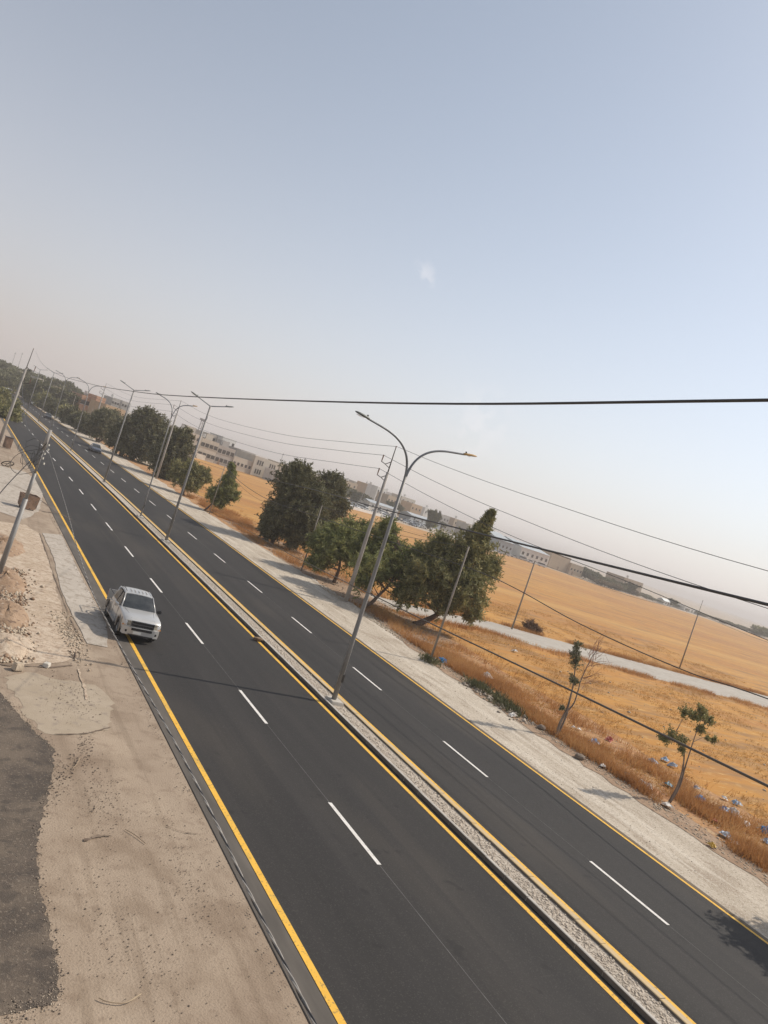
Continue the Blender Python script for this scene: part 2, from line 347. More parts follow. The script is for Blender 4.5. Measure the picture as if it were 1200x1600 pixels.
# straw field: far side lies about 300 m off
sheet('field', [(34, -30), (900, -30), (900, 250), (560, 292), (479, 302), (436, 322), (365, 314), (317, 303), (300, 318), (270, 316), (223, 292), (181, 283), (163, 284), (130, 266), (122, 296), (102, 304), (72, 284), (60, 250), (41, 170), (34, 120)], 0.0, FIELD)
sheet('dirt_track', [(30.6, 55.5), (33.6, 56.8), (37.6, 55.9), (48.2, 58.2), (53.7, 56.0), (62.9, 55.2), (72, 54.2), (85, 53.3), (110, 52), (160, 49), (160, 57), (112, 61), (101.5, 62.2), (83, 62.6), (71.4, 63.0), (61, 63.6), (54, 64.6), (48, 63.0), (41.4, 61.9), (34.7, 62.3), (30.6, 66)], 0.008, TRACK, jit=0.22, step=1.2)
vp = [(30.7, -20), (30.9, 12), (30.6, 16), (30.9, 21), (30.5, 26), (30.3, 30), (30.5, 34), (30.0, 38), (30.3, 42), (31.2, 46), (31.4, 54), (31.2, 62), (30.6, 70), (30.3, 80), (30.0, 95), (30.0, 125), (29.4, 150), (29, 200), (32, 200), (33.5, 150), (35, 120), (36.5, 95), (38, 75), (39.5, 62), (38, 50), (37.5, 42), (38.5, 34), (38, 26), (38.5, 18), (38, 10), (38, -20)]
sheet('verge', vp, 0.004, VERGE, jit=0.35, step=1.5)
soil = [(31.0, 46), (34, 45.5), (37.5, 48), (38, 55), (36.5, 57), (36.5, 66), (37, 76), (36.5, 86), (33.5, 92), (30.8, 92), (31.0, 80), (30.9, 66), (31.2, 58)]
sheet('bare_soil', soil, 0.012, DIRT, jit=0.4, step=1.2)
sheet('soil_edge', [(30.0, -10), (29.7, 10), (29.9, 20), (29.6, 30), (29.7, 40), (30.3, 46), (31.5, 46), (31.5, 40), (31.5, 30), (32.2, 24), (31.6, 18), (31.8, 10), (31.6, -10)], 0.016, DIRT, jit=0.28, step=0.9)
strip('shoulder', 25.2, 30.9, 0.0, SHLD, -30, 420)
strip('apron', -40, 8.15, 0.0, APRON, -30, 420)
strip('road', 8.08, 16.46, 0.013, ASPH, thick=0.02)
strip('road', 17.60, 25.30, 0.013, ASPH, thick=0.02)
strip('dust_strip', 8.10, 8.62, 0.017, mat('dusty_asphalt', (0.085, 0.075, 0.064), (0.13, 0.113, 0.095), 1.5, 0.95, stretch=(1, 0.2, 1)))
strip('dust_strip', 25.08, 25.29, 0.017, mat('edge_asphalt', (0.11, 0.085, 0.06), (0.16, 0.125, 0.09), 1.5, 0.95, stretch=(1, 0.2, 1)))
# markings
strip('yellow_edge_line', 8.64, 8.81, 0.021, YEL, y1=430)
strip('yellow_edge_line', 16.10, 16.27, 0.021, YEL, y1=250)
strip('yellow_edge_line', 17.80, 17.94, 0.021, YEL, y1=250)
strip('yellow_edge_line', 24.90, 25.04, 0.021, YEL, y1=430)
def dashes(x, y0, per, ln):
    mb = MB(); y = y0
    while y < 330:
        a, b = y, y + ln
        mb.add([(x - .065 + xoff(a), a, .022), (x + .065 + xoff(a), a, .022), (x + .065 + xoff(b), b, .022), (x - .065 + xoff(b), b, .022)], [(0, 1, 2, 3)]); y += per
    tag(mb.build('white_lane_dashes', WHT), kind='structure')
dashes(12.44, 16.07 - 18, 8.97, 3.25)
dashes(21.29, 13.30 - 18, 9.12, 3.28)
strip('guide_line', 12.43, 12.446, 0.017, THIN, 0, 70)
strip('guide_line', 21.28, 21.296, 0.017, THIN, 0, 70)
# median with two kerbs and a gravel bed
KY = [y for y in np.arange(-30, 250, 10)]
def kerb(name, x0, x1, z, m):
    mb = MB(); y = -6.0
    while y < 249:
        ln = 0.98 if y < 90 else 4.0
        j = random.uniform(-.006, .006); zz = z + random.uniform(-.006, .006); a, b = xoff(y), xoff(y + ln); e = .012
        mb.loft([[(x0 + a + j, y, -.02), (x1 + a + j, y, -.02), (x1 + a + j, y, zz - .015), (x1 + a + j - .02, y, zz), (x0 + a + j + .02, y, zz), (x0 + a + j, y, zz - .015)], [(x0 + b + j, y + ln - e, -.02), (x1 + b + j, y + ln - e, -.02), (x1 + b + j, y + ln - e, zz - .015), (x1 + b + j - .02, y + ln - e, zz), (x0 + b + j + .02, y + ln - e, zz), (x0 + b + j, y + ln - e, zz - .015)]]); y += ln
    o = mb.build(name, m); tag(o, kind='structure'); return o
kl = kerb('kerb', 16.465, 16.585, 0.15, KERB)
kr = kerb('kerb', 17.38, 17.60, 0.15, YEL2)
KSHADE = mat('kerb_face_shade', (0.13, 0.11, 0.09), (0.22, 0.19, 0.155), 1.5, 0.9, lo=.5, hi=.8)
for k_ in (kl, kr):                                        # the kerb faces have their shade painted in, only the tops are pale
    k_.data.materials.append(KSHADE)
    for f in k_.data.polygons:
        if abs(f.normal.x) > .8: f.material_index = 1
strip('median_bed', 16.585, 17.38, 0.07, MEDG, -30, 249, thick=0.06, seg=KY)

# stones on the median bed, near part
def stones(name, n, fx, m, r0, r1, z=0.0, flat=0.6, kind='stuff'):
    base = np.array([(1, 0, 0), (-1, 0, 0), (0, 1, 0), (0, -1, 0), (0, 0, 1), (0, 0, -1)], float)
    F0 = np.array([(0, 2, 4), (2, 1, 4), (1, 3, 4), (3, 0, 4), (2, 0, 5), (1, 2, 5), (3, 1, 5), (0, 3, 5)])
    P = np.array([fx() for _ in range(n)]); r = rng.uniform(r0, r1, n) * (0.6 + 0.8 * rng.random(n) ** 2)
    B = base[None] * (1 + rng.uniform(-.35, .35, (n, 6, 3))) * r[:, None, None]; B[:, :, 2] *= flat
    a = rng.uniform(0, 6.28, n); c, s_ = np.cos(a), np.sin(a)
    X = B[:, :, 0] * c[:, None] - B[:, :, 1] * s_[:, None]; Y = B[:, :, 0] * s_[:, None] + B[:, :, 1] * c[:, None]
    V = np.stack([X + P[:, 0:1], Y + P[:, 1:2], B[:, :, 2] + z + r[:, None] * flat * 0.4], -1).reshape(-1, 3)
    F = (F0[None] + (np.arange(n) * 6)[:, None, None]).reshape(-1, 3)
    o = mesh_np(name, V, F, m); tag(o, kind=kind); return o
stones('median_stones', 9000, lambda: (min(17.34, max(16.62, random.gauss(16.93, .2))), 8 + 70 * random.random() ** 1.5, 0), mat('median_stone', (0.62, 0.54, 0.44), (0.40, 0.335, 0.265), 9, 0.9), 0.02, 0.05, z=0.065)

# ---- left apron: patches whose outlines are seen in the photograph
def gp(L): return [G(*p) for p in L]
dark_patch = [(-6, 24.6), (3.0, 24.5)] + gp([(0, 1082), (20, 1105), (40, 1128), (62, 1150), (85, 1170), (82, 1200), (75, 1250), (62, 1285), (56, 1330), (62, 1390), (78, 1450), (92, 1520), (90, 1565), (60, 1573), (30, 1580), (0, 1588)]) + [(-6, 11.2)]
sheet('old_asphalt_patch', dark_patch, 0.008, ASPH_OLD, jit=0.05, step=0.10)
PEDGE = dark_patch[2:-1]
sandp = gp([(0, 1035), (30, 1039), (80, 1037), (112, 1030), (128, 1005), (108, 985), (96, 955), (88, 915), (74, 870), (62, 835), (40, 820), (0, 815)]) + [(-12, 60), (-12, 27)]
sheet('sandy_ground', sandp, 0.012, SAND, jit=0.09, step=0.5)
slabp = gp([(66, 833), (96, 836), (112, 870), (134, 915), (166, 975), (168, 1012), (136, 1006), (112, 960), (94, 918), (84, 872)])
sheet('concrete_slab', slabp, 0.02, SLAB, jit=0.03, step=0.6)
palep = gp([(5, 1058), (40, 1050), (90, 1062), (150, 1070), (175, 1095), (172, 1138), (140, 1147), (70, 1146), (42, 1122)])
PALE = mat('pale_concrete', (0.385, 0.315, 0.235), (0.33, 0.265, 0.19), 0.9, 0.9, bump=0.2, bscale=20, c3=(0.29, 0.235, 0.18), scale3=3)
sheet('concrete_slab', palep, 0.006, PALE, jit=0.12, step=0.22)
cross = gp([(0, 728), (40, 738), (70, 760), (60, 800), (35, 812), (0, 800)])
sheet('concrete_slab', [(-10, 88)] + cross + [(-10, 62)], 0.016, SLAB, jit=0.1, step=1)
# the broken edge of the sandy ground and joints
def crack(pts, wd, m, z=0.026):
    P = smooth_pts([(x, y, z) for x, y in pts], 5); mb = MB(); L = []
    for i, p in enumerate(P):
        t = (P[min(i + 1, len(P) - 1)] - P[max(i - 1, 0)]).normalized(); n = Vector((-t.y, t.x, 0)); k = wd * random.uniform(0.3, 1.5)
        j = random.uniform(-wd, wd) * .6
        L.append([tuple(p + n * (k + j)), tuple(p - n * (k - j))])
    mb.loft(L, closed=False); o = mb.build('pavement_crack', m); flipup(o); tag(o, kind='structure')
CRK = mat('crack_dirt', (0.12, 0.085, 0.06), (0.22, 0.165, 0.12), 6, 0.95)
crack(gp([(62, 834), (74, 868), (84, 900), (94, 925), (104, 952), (116, 980), (130, 1004)]), 0.022, CRK)
crack(gp([(85, 1148), (110, 1148), (135, 1147), (150, 1143), (172, 1137)]), 0.025, CRK)
crack(gp([(-3, 1038), (20, 1041), (50, 1042), (85, 1043), (112, 1040)]), 0.05, CRK)
crack(gp([(122, 1046), (126, 1060), (133, 1078), (134, 1094)]), 0.045, SAND)
crack(gp([(260, 1292), (285, 1301), (310, 1304)]), 0.012, CRK)
crack(gp([(0, 754), (30, 762), (58, 778), (88, 800)]), 0.06, CRK)
crack(gp([(66, 800), (90, 802), (112, 812)]), 0.07, CRK)
crack(gp([(130, 1315), (150, 1308), (172, 1307)]), 0.04, CRK)
def blob(c, r, n):
    def f():
        a = random.uniform(0, 6.28); q = r * abs(random.gauss(0, .5)); return (c[0] + q * math.cos(a), c[1] + q * 1.7 * math.sin(a), 0)
    return f
def lines(pl, sp):
    def f():
        i = random.randrange(len(pl) - 1); t = random.random(); a, b = pl[i], pl[i + 1]
        return (a[0] + (b[0] - a[0]) * t + random.gauss(0, sp), a[1] + (b[1] - a[1]) * t + random.gauss(0, sp * 2), 0)
    return f
def edge_scatter():
    return (8.0 - abs(random.gauss(0, .16)), random.uniform(10, 60), 0)
stones('debris', 700, edge_scatter, STDK, 0.008, 0.026, z=0.03)
stones('debris', 420, lines(gp([(75, 1250), (100, 1210), (130, 1180), (135, 1150)]), .12), STDK, 0.008, 0.025, z=0.01)
stones('debris', 420, lines(gp([(140, 1200), (165, 1240), (150, 1260), (180, 1270)]), .35), STDK, 0.007, 0.02, z=0.01)
stones('debris', 380, lines(gp([(85, 1070), (120, 1075), (125, 1100), (90, 1110)]), .35), STDK, 0.008, 0.022, z=0.016)
stones('debris', 500, lines(gp([(250, 1260), (290, 1370), (330, 1460)]), .28), STDK, 0.006, 0.016, z=0.01)
stones('debris', 500, lines(gp([(150, 1340), (170, 1460), (200, 1500), (260, 1500)]), .35), STDK, 0.006, 0.016, z=0.01)
stones('debris', 900, lambda: (random.uniform(3.2, 8), random.uniform(10, 30), 0), STDK, 0.004, 0.014, z=0.012)
stones('debris', 420, lines(gp([(92, 960), (104, 985), (116, 1000), (125, 1035)]), .22), STON, 0.02, 0.06, z=0.02)
stones('debris', 700, lines(PEDGE, .08), STDK, 0.006, 0.022, z=0.008)
stones('debris', 600, lines(PEDGE, .08), STON, 0.005, 0.018, z=0.008)
# rubble heap on the far left
def heap():
    px = abs(random.gauss(0, 18)); py = random.uniform(890, 1036); g_ = G(min(px, 66), py); return (g_[0], g_[1], 0)
stones('rubble', 2600, heap, STON, 0.02, 0.085, z=0.02, flat=0.8)
stones('rubble', 900, heap, mat('brown_clod', (0.30, 0.20, 0.13), (0.22, 0.14, 0.09), 5, 0.95), 0.03, 0.12, z=0.02, flat=0.7)
def mound(name, c, r, h, m, seed=0):
    random.seed(seed); mb = MB(); n = 22; rings = []
    for k in range(7):
        q = k / 6; rings.append([(c[0] + r[0] * q * math.cos(a) * random.uniform(.88, 1.12), c[1] + r[1] * q * math.sin(a) * random.uniform(.88, 1.12), h * max(0, (1 - q * q)) * random.uniform(.7, 1.15) - 0.02 * (q > .95)) for a in [6.283 * i / n for i in range(n)]])
    vs = [p for r_ in rings for p in r_]; fs = []
    for i in range(6):
        for k in range(n): fs.append((i * n + k, (i + 1) * n + k, (i + 1) * n + (k + 1) % n, i * n + (k + 1) % n))
    o = mb.add(vs, fs).build(name, m, smooth=True); return tag(o, kind='stuff')
for i, (px, py, rx, ry, h) in enumerate([(6, 905, 1.0, 2.6, .35), (10, 960, .9, 2.2, .32), (8, 1010, .8, 1.6, .25), (30, 1005, .6, 1.2, .12), (3, 850, 1.2, 3, .3)]):
    c = G(px, py); mound('dirt_mound', c, (rx, ry), h, DIRT if i in (0, 1, 4) else SAND, i)
random.seed(21)
# small loose things on the apron
def block(px, py, d, m, label, name='stone_block', cat='stone', rz=0.5):
    x, y = G(px, py); o = MB().box((0, 0, d[2] / 2), d, 0.0, 0.85).build(name, m, bevel=min(d) * 0.12); o.location = (x, y, 0.012); o.rotation_euler = (random.uniform(-.1, .1), random.uniform(-.15, .15), rz)
    return tag(o, label, cat)
block(26, 1048, (0.34, 0.24, 0.26), STON, 'pale stone block standing alone at the broken edge of the dirt, casting a long shadow')
block(72, 1042, (0.30, 0.22, 0.14), mat('white_stone', (0.62, 0.58, 0.50), (0.5, 0.45, 0.38), 6, .9), 'whitish lump of rock, right of the pale block on the dirt edge', rz=1.1)
block(4, 1004, (0.7, 0.12, 0.08), mat('pale_board', (0.5, 0.46, 0.4), (0.36, 0.31, 0.26), 6, .9), 'pale broken board poking out of the rubble heap', 'broken_board', 'board', 0.2)
def stick(pts, r, m, label, z=0.03):
    P = [(G(*p)[0], G(*p)[1], z + random.uniform(0, .02)) for p in pts]
    mb = MB().tube(smooth_pts(P, 4), r, 5); o = mb.build('stick', m)
    return tag(o, label, 'stick')
STK = mat('dry_stick', (0.42, 0.33, 0.22), (0.30, 0.22, 0.15), 5, .9)
stick([(153, 1563), (165, 1568), (185, 1571), (200, 1568), (220, 1555)], 0.011, STK, 'thin curved stick lying on the concrete at the bottom left')
stick([(195, 1298), (210, 1307), (227, 1320)], 0.009, STK, 'short straight straw-coloured stick on the beige concrete')
stick([(105, 1018), (112, 1022), (116, 1030), (118, 1019)], 0.016, BARK, 'small forked dark twig beside the broken slab')
stick([(113, 1202), (118, 1198), (124, 1187)], 0.010, STK, 'pale bent twig on the dirty joint of the pavement')

# ------------------------------------------------------------------ street lamps
def lamp_head(parent, sx, end, tilt, orange=False):
    o = MB()
    n = 10; rings = []
    for t, wd, h in ((0, .05, .05), (.08, .075, .06), (.25, .11, .07), (.5, .12, .065), (.66, .085, .045), (.72, .03, .02)):
        rings.append([(sx * t, wd * math.cos(a), h * math.sin(a) * (1 if math.sin(a) > 0 else .6)) for a in [6.283 * k / n for k in range(n)]])
    o.loft(rings); h = o.build('lamp_head', LAMPO if orange else LAMPB, parent, smooth=True)
    h.location = end; h.rotation_euler = (0, tilt, 0)
    l = MB().loft([[(sx * t, wd * math.cos(a), -.045 - .03 * (t > .3)) for a in [6.283 * k / n for k in range(n)]] for t, wd in ((.2, .085), (.4, .10), (.62, .07))]).build('lens', LENS, h)
    MB().box((sx * .12, 0, .09), (.05, .05, .08)).build('photocell', DSTL, h)
    return h
def curved_lamp(label):
    t = empty('street_lamp'); tag(t, label, 'street lamp', 'double-arm street lamps along the median')
    MB().tube([(0, 0, 0.02), (0, 0, 3), (0, 0, 7), (0, 0, 10.25)], [.115, .10, .082, .066], 10).build('pole', GALV, t, smooth=True)
    b = MB(); b.box((0, 0, .03), (.42, .42, .06)); b.build('base_plate', GALV, t)
    MB().box((0.07, -.10, 1.1), (.10, .05, .35)).build('access_door', DSTL, t)
    for sx in (-1, 1):
        pts = [(0, 0, 9.9), (.05 * sx, 0, 10.5), (.22 * sx, 0, 11.0), (.52 * sx, 0, 11.38), (.95 * sx, 0, 11.66), (1.5 * sx, 0, 11.84), (2.2 * sx, 0, 11.96), (2.6 * sx, 0, 12.02)]
        MB().tube(smooth_pts(pts, 4), [.058 - .018 * i / 28 for i in range(29)], 8).build('arm', ARMM, t, smooth=True)
        lamp_head(t, sx, (2.5 * sx, 0, 12.02), -0.14 * sx, orange=sx > 0)
    return t
def angular_lamp(label):
    t = empty('street_lamp'); tag(t, label, 'street lamp', 'double-arm street lamps along the median')
    MB().tube([(0, 0, 0.02), (0, 0, 5), (0, 0, 11.5)], [.12, .095, .07], 8).build('pole', GALV, t, smooth=True)
    MB().box((0, 0, .03), (.42, .42, .06)).build('base_plate', GALV, t)
    for sx in (-1, 1):
        MB().tube([(0, 0, 11.45), (1.2 * sx, 0, 11.83)], [.05, .04], 6).build('arm', ARMM, t)
        h = lamp_head(t, sx, (1.15 * sx, 0, 11.82), -0.3 * sx)
    return t
L0 = curved_lamp('nearest tall double-arm street lamp, curved arms, standing on the gravel median'); L0.location = (16.9, 28.5, 0.1); L0.rotation_euler = (0, R(-.9), 0)
L1 = angular_lamp('straight-armed street lamp on the median, next one beyond the nearest lamp'); L1.location = (16.84, 61.6, 0.15)
lamps = [(L0, 16.80, 72.3, 'curved-arm street lamp just beyond the straight-armed one, before a concrete pole', (.62, .94)),
         (L1, 16.86, 95.5, 'second straight-armed street lamp on the median, above the dark trees', 0),
         (L0, 16.70, 130, 'curved-arm street lamp on the median above the blue sedan', (.72, .93)),
         (L0, 16.35, 163, 'curved-arm street lamp left of the brick house, far down the median', (.72, .97)),
         (L1, 16.05, 190, 'small far street lamp on the median right of the big wooden-looking pole', 0),
         (L1, 15.4, 222, 'small far street lamp near the end of the median', 0)]
for src, x, y, lb, dz in lamps:
    c = copy_tree(src); c.location = (x, y, 0.15); c['label'] = lb
    if dz: c.scale = (dz[0], dz[0], dz[1])
def footing(x, y, label):
    o = MB().box((0, 0, .11), (.62, .8, .22), 0, .93).build('lamp_footing', KERB, bevel=.02); o.location = (x, y, 0.0)
    return tag(o, label, 'footing', 'concrete footings of the median lamps')
footing(16.95, 28.5, 'concrete footing block under the nearest street lamp')
footing(16.84, 61.6, 'concrete footing under the first straight-armed street lamp')
footing(16.80, 72.3, 'concrete footing under the curved lamp beyond the straight-armed one')
o = MB().ico((0, 0, .1), .22, .25, 2, (1.3, .8, .5)).build('rubble_sack', mat('dirty_sack', (0.22, 0.15, 0.09), (0.13, 0.09, 0.06), 6, .9)); o.location = (*G(402, 1002), 0.03)
tag(o, 'small dirty brown sack lying on the yellow line beside the median', 'sack')

# ------------------------------------------------------------------ utility poles
def concrete_pole(h_c, h_t, label, brackets, side=-1, lean=0.0, thick=0.19):
    t = empty('utility_pole'); tag(t, label, 'utility pole', 'concrete utility poles')
    MB().tube([(0, 0, -.1), (0, 0, h_c * .5), (0, 0, h_c)], [thick, thick * .8, thick * .6], 8).build('shaft', CONC, t, smooth=True)
    MB().tube([(0, 0, h_c - .6), (0, 0, h_t)], [.06, .035], 6).build('extension', DSTL, t)
    for z in brackets:
        b = MB(); b.tube([(0, 0, z - .05), (.45 * side, 0, z - .35), (.85 * side, 0, z - .25)], .035, 5); b.tube([(0, 0, z - .55), (.45 * side, 0, z - .36)], .03, 5)
        br = b.build('bracket', DSTL, t)
        MB().tube([(.85 * side, 0, z - .25), (.83 * side, 0, z + .3)], [.035, .055, ][:2], 6).build('insulator', INSU, br)
    MB().tube([(0, 0, h_t), (0, 0, h_t + .18)], .045, 6).build('insulator', INSU, t)
    return t
U1 = concrete_pole(11.1, 13.1, 'concrete utility pole on the right shoulder behind the nearest street lamp', (12.0, 10.9)); U1.location = (29.7, 53.2, 0)
U1.rotation_euler = (0, R(-.6), 0)
U2 = copy_tree(U1); U2.location = (29.9, 126.5, 0); U2['label'] = 'concrete utility pole among the dark roadside trees, behind the second curved lamp'
U3 = copy_tree(U1); U3.location = (27.4, 190, 0); U3['label'] = 'concrete utility pole in front of the brick house, farthest on the right'
mnd = mound('spoil_heap', (29.9, 52.7), (1.1, 1.6), .35, SHLD, 3)
random.seed(5)
UL = concrete_pole(9.9, 12.2, 'tall leaning concrete utility pole at the left edge, steel top with brackets', (10.2, 8.7), side=1, thick=.2); UL.location = (5.0, 97.4, 0); UL.rotation_euler = (0, R(2.0), 0)
# stepped steel pole close by on the left
t = empty('steel_pole', (3.62, 38.23, 0)); t.rotation_euler = (0, R(1.6), 0)
tag(t, 'stepped grey steel pole with a tangle of wires at its top, at the left edge', 'pole')
MB().tube([(0, 0, -.3), (0, 0, 3.9)], [.125, .11], 12).build('lower_tube', GALV, t, smooth=True)
MB().tube([(0, 0, 3.8), (0, 0, 5.15)], .08, 12).build('middle_tube', GALV, t, smooth=True)
MB().tube([(0, 0, 5.1), (0, 0, 6.6)], .05, 10).build('upper_tube', GALV, t, smooth=True)
MB().tube([(0, 0, 6.3), (0, 0, 7.25)], .085, 10).build('top_sleeve', CONC, t, smooth=True)
wt = MB()
for k in range(10):
    a0 = random.uniform(2.0, 4.6); L = random.uniform(.3, 1.15); z0 = random.uniform(5.9, 6.7)
    P = [(0.03, -.1, z0)]
    for q in range(1, 6): P.append((math.cos(a0) * L * math.sin(q * .6), math.sin(a0) * .3 * q / 5 - .15, z0 + random.uniform(-.35, .3) - .12 * q))
    wt.tube(smooth_pts(P, 3), .009, 4)
wt.tube(smooth_pts([(-.1, 0, 6.3), (-.9, -.1, 5.8), (-1.1, -.1, 5.2), (-.7, -.1, 4.9), (-.2, 0, 5.1), (0, 0, 5.3)], 4), .011, 4)
wt.build('wire_tangle', WIRE, t)
for k in range(5): MB().box((.12 + random.uniform(-.03, .12), -.12, 5.7 + k * .22), (.05, .05, .09), random.random()).build('cable_clamp', LENS, t)

def post(x, y, h, label, r=.045, lean=(0, 0), wire=True):
    t = empty('wire_post', (x, y, 0)); tag(t, label, 'post', 'slender posts carrying a low wire'); t.rotation_euler = (R(lean[0]), R(lean[1]), 0)
    MB().tube([(0, 0, -.1), (0, 0, h)], [r * 1.15, r * .85], 7).build('shaft', POST, t, smooth=True)
    MB().box((0, 0, h + .03), (.16, .05, .05)).build('cap', DSTL, t)
    return t
post(29.5, 39.8, 7.9, 'grey slender post in front of the bushy pine, near the blue bag', .07)
post(31.0, 65.6, 6.5, 'slender pale post in front of the big dark tree', .055, (0, -.8))
post(29.8, 94.0, 6.5, 'slender post left of the small conical pine', .05)
post(32.4, 140, 6.5, 'slender post in front of the dark tree cluster', .05)
post(30.2, 163.9, 7.5, 'slender pale post beside the largest dark tree far left', .055)
post(28.2, 205, 7, 'thin far post among the roadside trees left of the brick house', .05)
post(27.1, 236, 8, 'thin pale far post below the tan house', .07)
post(55.7, 63.1, 7.7, 'slender brown pole at the far side of the dirt track, topped by a small box', .085)
fb = post(88.2, 66.4, 7.6, 'thin pole in the field at the right, slimmer above its joint', .085)
MB().tube([(0, 0, 7.5), (0, 0, 9.6)], .03, 6).build('top_rod', POST, fb)

# ------------------------------------------------------------------ cables
def cable(name, P, r, label, m=WIRE, twist=0, n=8, grp=None, res=6):
    Q = smooth_pts(P, n); mb = MB()
    if not twist: mb.tube(Q, r, 6)
    else:
        # resample finely and wind strands round each other
        R_ = []; d = 0.0
        for i in range(len(Q) - 1):
            seg = (Q[i + 1] - Q[i]); L = seg.length; k = max(1, int(L / .045))
            for q in range(k): R_.append((Q[i] + seg * (q / k), d + L * q / k, seg.normalized()))
            d += L
        for s_ in range(twist):
            if s_ >= 1: mb.m = 1
            else: mb.m = 0
            L = []
            for p, dd, tt in R_:
                u = tt.cross(Vector((0, 0, 1))).normalized(); v = u.cross(tt); a = dd * 17 + 6.283 * s_ / twist
                L.append(p + (u * math.cos(a) + v * math.sin(a)) * r * .95)
            mb.tube(L, r, 5, caps=False)
    o = mb.build(name, [m, WIRE2] if twist else m, smooth=True)
    return tag(o, label, 'cable', grp)
cable('aerial_cable', [(5.72, 97.4, 12.1), (5.11, 74.75, 10.69), (4.54, 52.59, 9.95), (4.01, 32.02, 9.74), (3.72, 20.78, 9.78), (3.55, 14.4, 9.89), (3.35, 6.53, 10.13), (3.24, 2.46, 10.33), (3.1, -2.5, 10.62)], .0088, 'thick dark cable crossing the sky almost level, uppermost of all the wires')
cable('aerial_cable', [(29.8, 94, 6.5), (20.3, 61, 7.3), (11.08, 28.7, 8.45), (7.57, 16.42, 8.9), (5.93, 10.72, 9.07), (4.69, 6.39, 9.23), (3.70, 2.93, 9.365), (2.6, -1.0, 9.53)], .009, 'thick cable running from the post by the conical pine to the right edge, heaviest there')
cable('aerial_cable', [(25.85, 80.81, 1.82), (19.0, 56, 3.9), (12.85, 33.89, 5.69), (9.73, 22.65, 6.61), (7.8, 15.68, 7.23), (6.55, 11.17, 7.65), (5.52, 7.45, 8.0), (4.66, 4.32, 8.3), (3.85, 1.4, 8.57), (3.0, -1.6, 8.85)], .0085, 'dark cable crossing below the pine crowns and over both small trees', m=mat('grey_brown_wire', (0.10, 0.085, 0.07), rough=.6))
cable('aerial_cable', [(30.0, 94, 6.3), (30, 86.6, 5.3), (30.0, 76.33, 4.9), (30.0, 65, 5.4), (30.0, 48.05, 6.2), (30.0, 37.2, 6.63), (30.0, 29.08, 6.18), (30.0, 22.46, 6.15), (30.0, 18.26, 6.47), (30, 5, 7.2)], .027, 'thin dark wire crossing the field between the two long cables')
for P, lb in (([(29.6, 53.2, 13.25), (29.5, 45, 12.55), (29.5, 35, 11.95), (29.5, 19.75, 11.39), (29.5, 0, 11.8)], 'topmost of three power lines running right from the concrete pole'),
              ([(28.75, 53.2, 12.25), (28.9, 45, 11.3), (29.2, 36.7, 10.61), (29.2, 22.86, 9.95), (29.2, 0, 9.9)], 'middle of three power lines running right from the concrete pole'),
              ([(28.75, 53.2, 11.15), (28.9, 45, 10.2), (29.2, 36.08, 9.44), (29.2, 26.19, 9.08), (29.2, 15, 8.6), (29.2, 0, 8.7)], 'lowest of three power lines running right from the concrete pole'),
              ([(29.6, 53.2, 13.25), (29.5, 61, 12.75), (29.5, 76, 12.0), (29.5, 96.6, 11.82), (29.5, 110.6, 12.18), (29.9, 126.5, 13.25)], 'topmost of three power lines left of the concrete pole'),
              ([(28.75, 53.2, 12.25), (28.7, 61, 11.75), (28.7, 76, 11.0), (28.7, 96.6, 10.8), (28.6, 110.6, 11.2), (29.0, 126.5, 12.25)], 'middle of three power lines left of the concrete pole'),
              ([(28.75, 53.2, 11.15), (28.7, 61, 10.65), (28.7, 76, 9.85), (28.7, 96.6, 9.7), (28.6, 110.6, 10.1), (29.0, 126.5, 11.15)], 'lowest of three power lines left of the concrete pole'),
              ([(29.9, 126.5, 13.25), (28.5, 160, 12.0), (27.4, 190, 13.25)], 'top power line between the two farthest concrete poles'),
              ([(29.0, 126.5, 12.25), (27.6, 160, 11.0), (26.5, 190, 12.25)], 'middle power line between the two farthest concrete poles'),
              ([(29.0, 126.5, 11.15), (27.6, 160, 9.9), (26.5, 190, 11.15)], 'lower power line between the two farthest concrete poles')):
    cable('power_line', P, .017, lb, m=mat('line_wire', (0.07, 0.07, 0.075), rough=.5) if 'line_wire' not in bpy.data.materials else bpy.data.materials['line_wire'])
cable('aerial_cable', [(3.86, 38.2, 6.55), (3.12, 22.5, 6.36), (2.77, 16.42, 6.33), (2.57, 12.83, 6.36), (2.43, 10.28, 6.51), (2.31, 8.21, 6.67), (2.2, 6.14, 6.84), (2.11, 4.59, 6.94), (2.05, 3.51, 6.98), (1.98, 2.2, 7.05), (1.9, 0.6, 7.15), (1.8, -1.0, 7.28)], .0052, 'twisted black and grey cable hanging from the stepped steel pole down along the road edge', twist=3)
cable('aerial_cable', [(3.85, 38.2, 6.5), (3.95, 52, 6.2), (4.6, 75, 7.2), (5.1, 97.4, 9.2)], .02, 'short drooping cable between the stepped pole and the tall left pole')
cable('aerial_cable', [(55.8, 63.1, 7.75), (48, 62.9, 7.3), (39, 60, 6.8), (31, 65.6, 6.4)], .02, 'thin wire from the brown track pole into the pines')
cable('aerial_cable', [(55.8, 63.1, 7.7), (72, 64.8, 7.2), (88.2, 66.4, 7.6), (110, 68, 6.8), (150, 70, 8)], .022, 'faint wire strung between the two poles beside the track')
cable('aerial_cable', [(5.6, 97.4, 10), (20, 110, 9.0), (29.9, 126.5, 9.8)], .014, 'thin far wire crossing the road to the second concrete pole')
cable('aerial_cable', [(31.0, 65.6, 6.3), (30.4, 80, 4.4), (29.8, 94, 5.9)], .014, 'thin low wire sagging between two slender posts by the conical pine')
cable('aerial_cable', [(29.8, 94, 5.9), (31, 115, 5.4), (32.4, 140, 6.3)], .014, 'thin low wire left of the conical pine, passing behind the round tree')
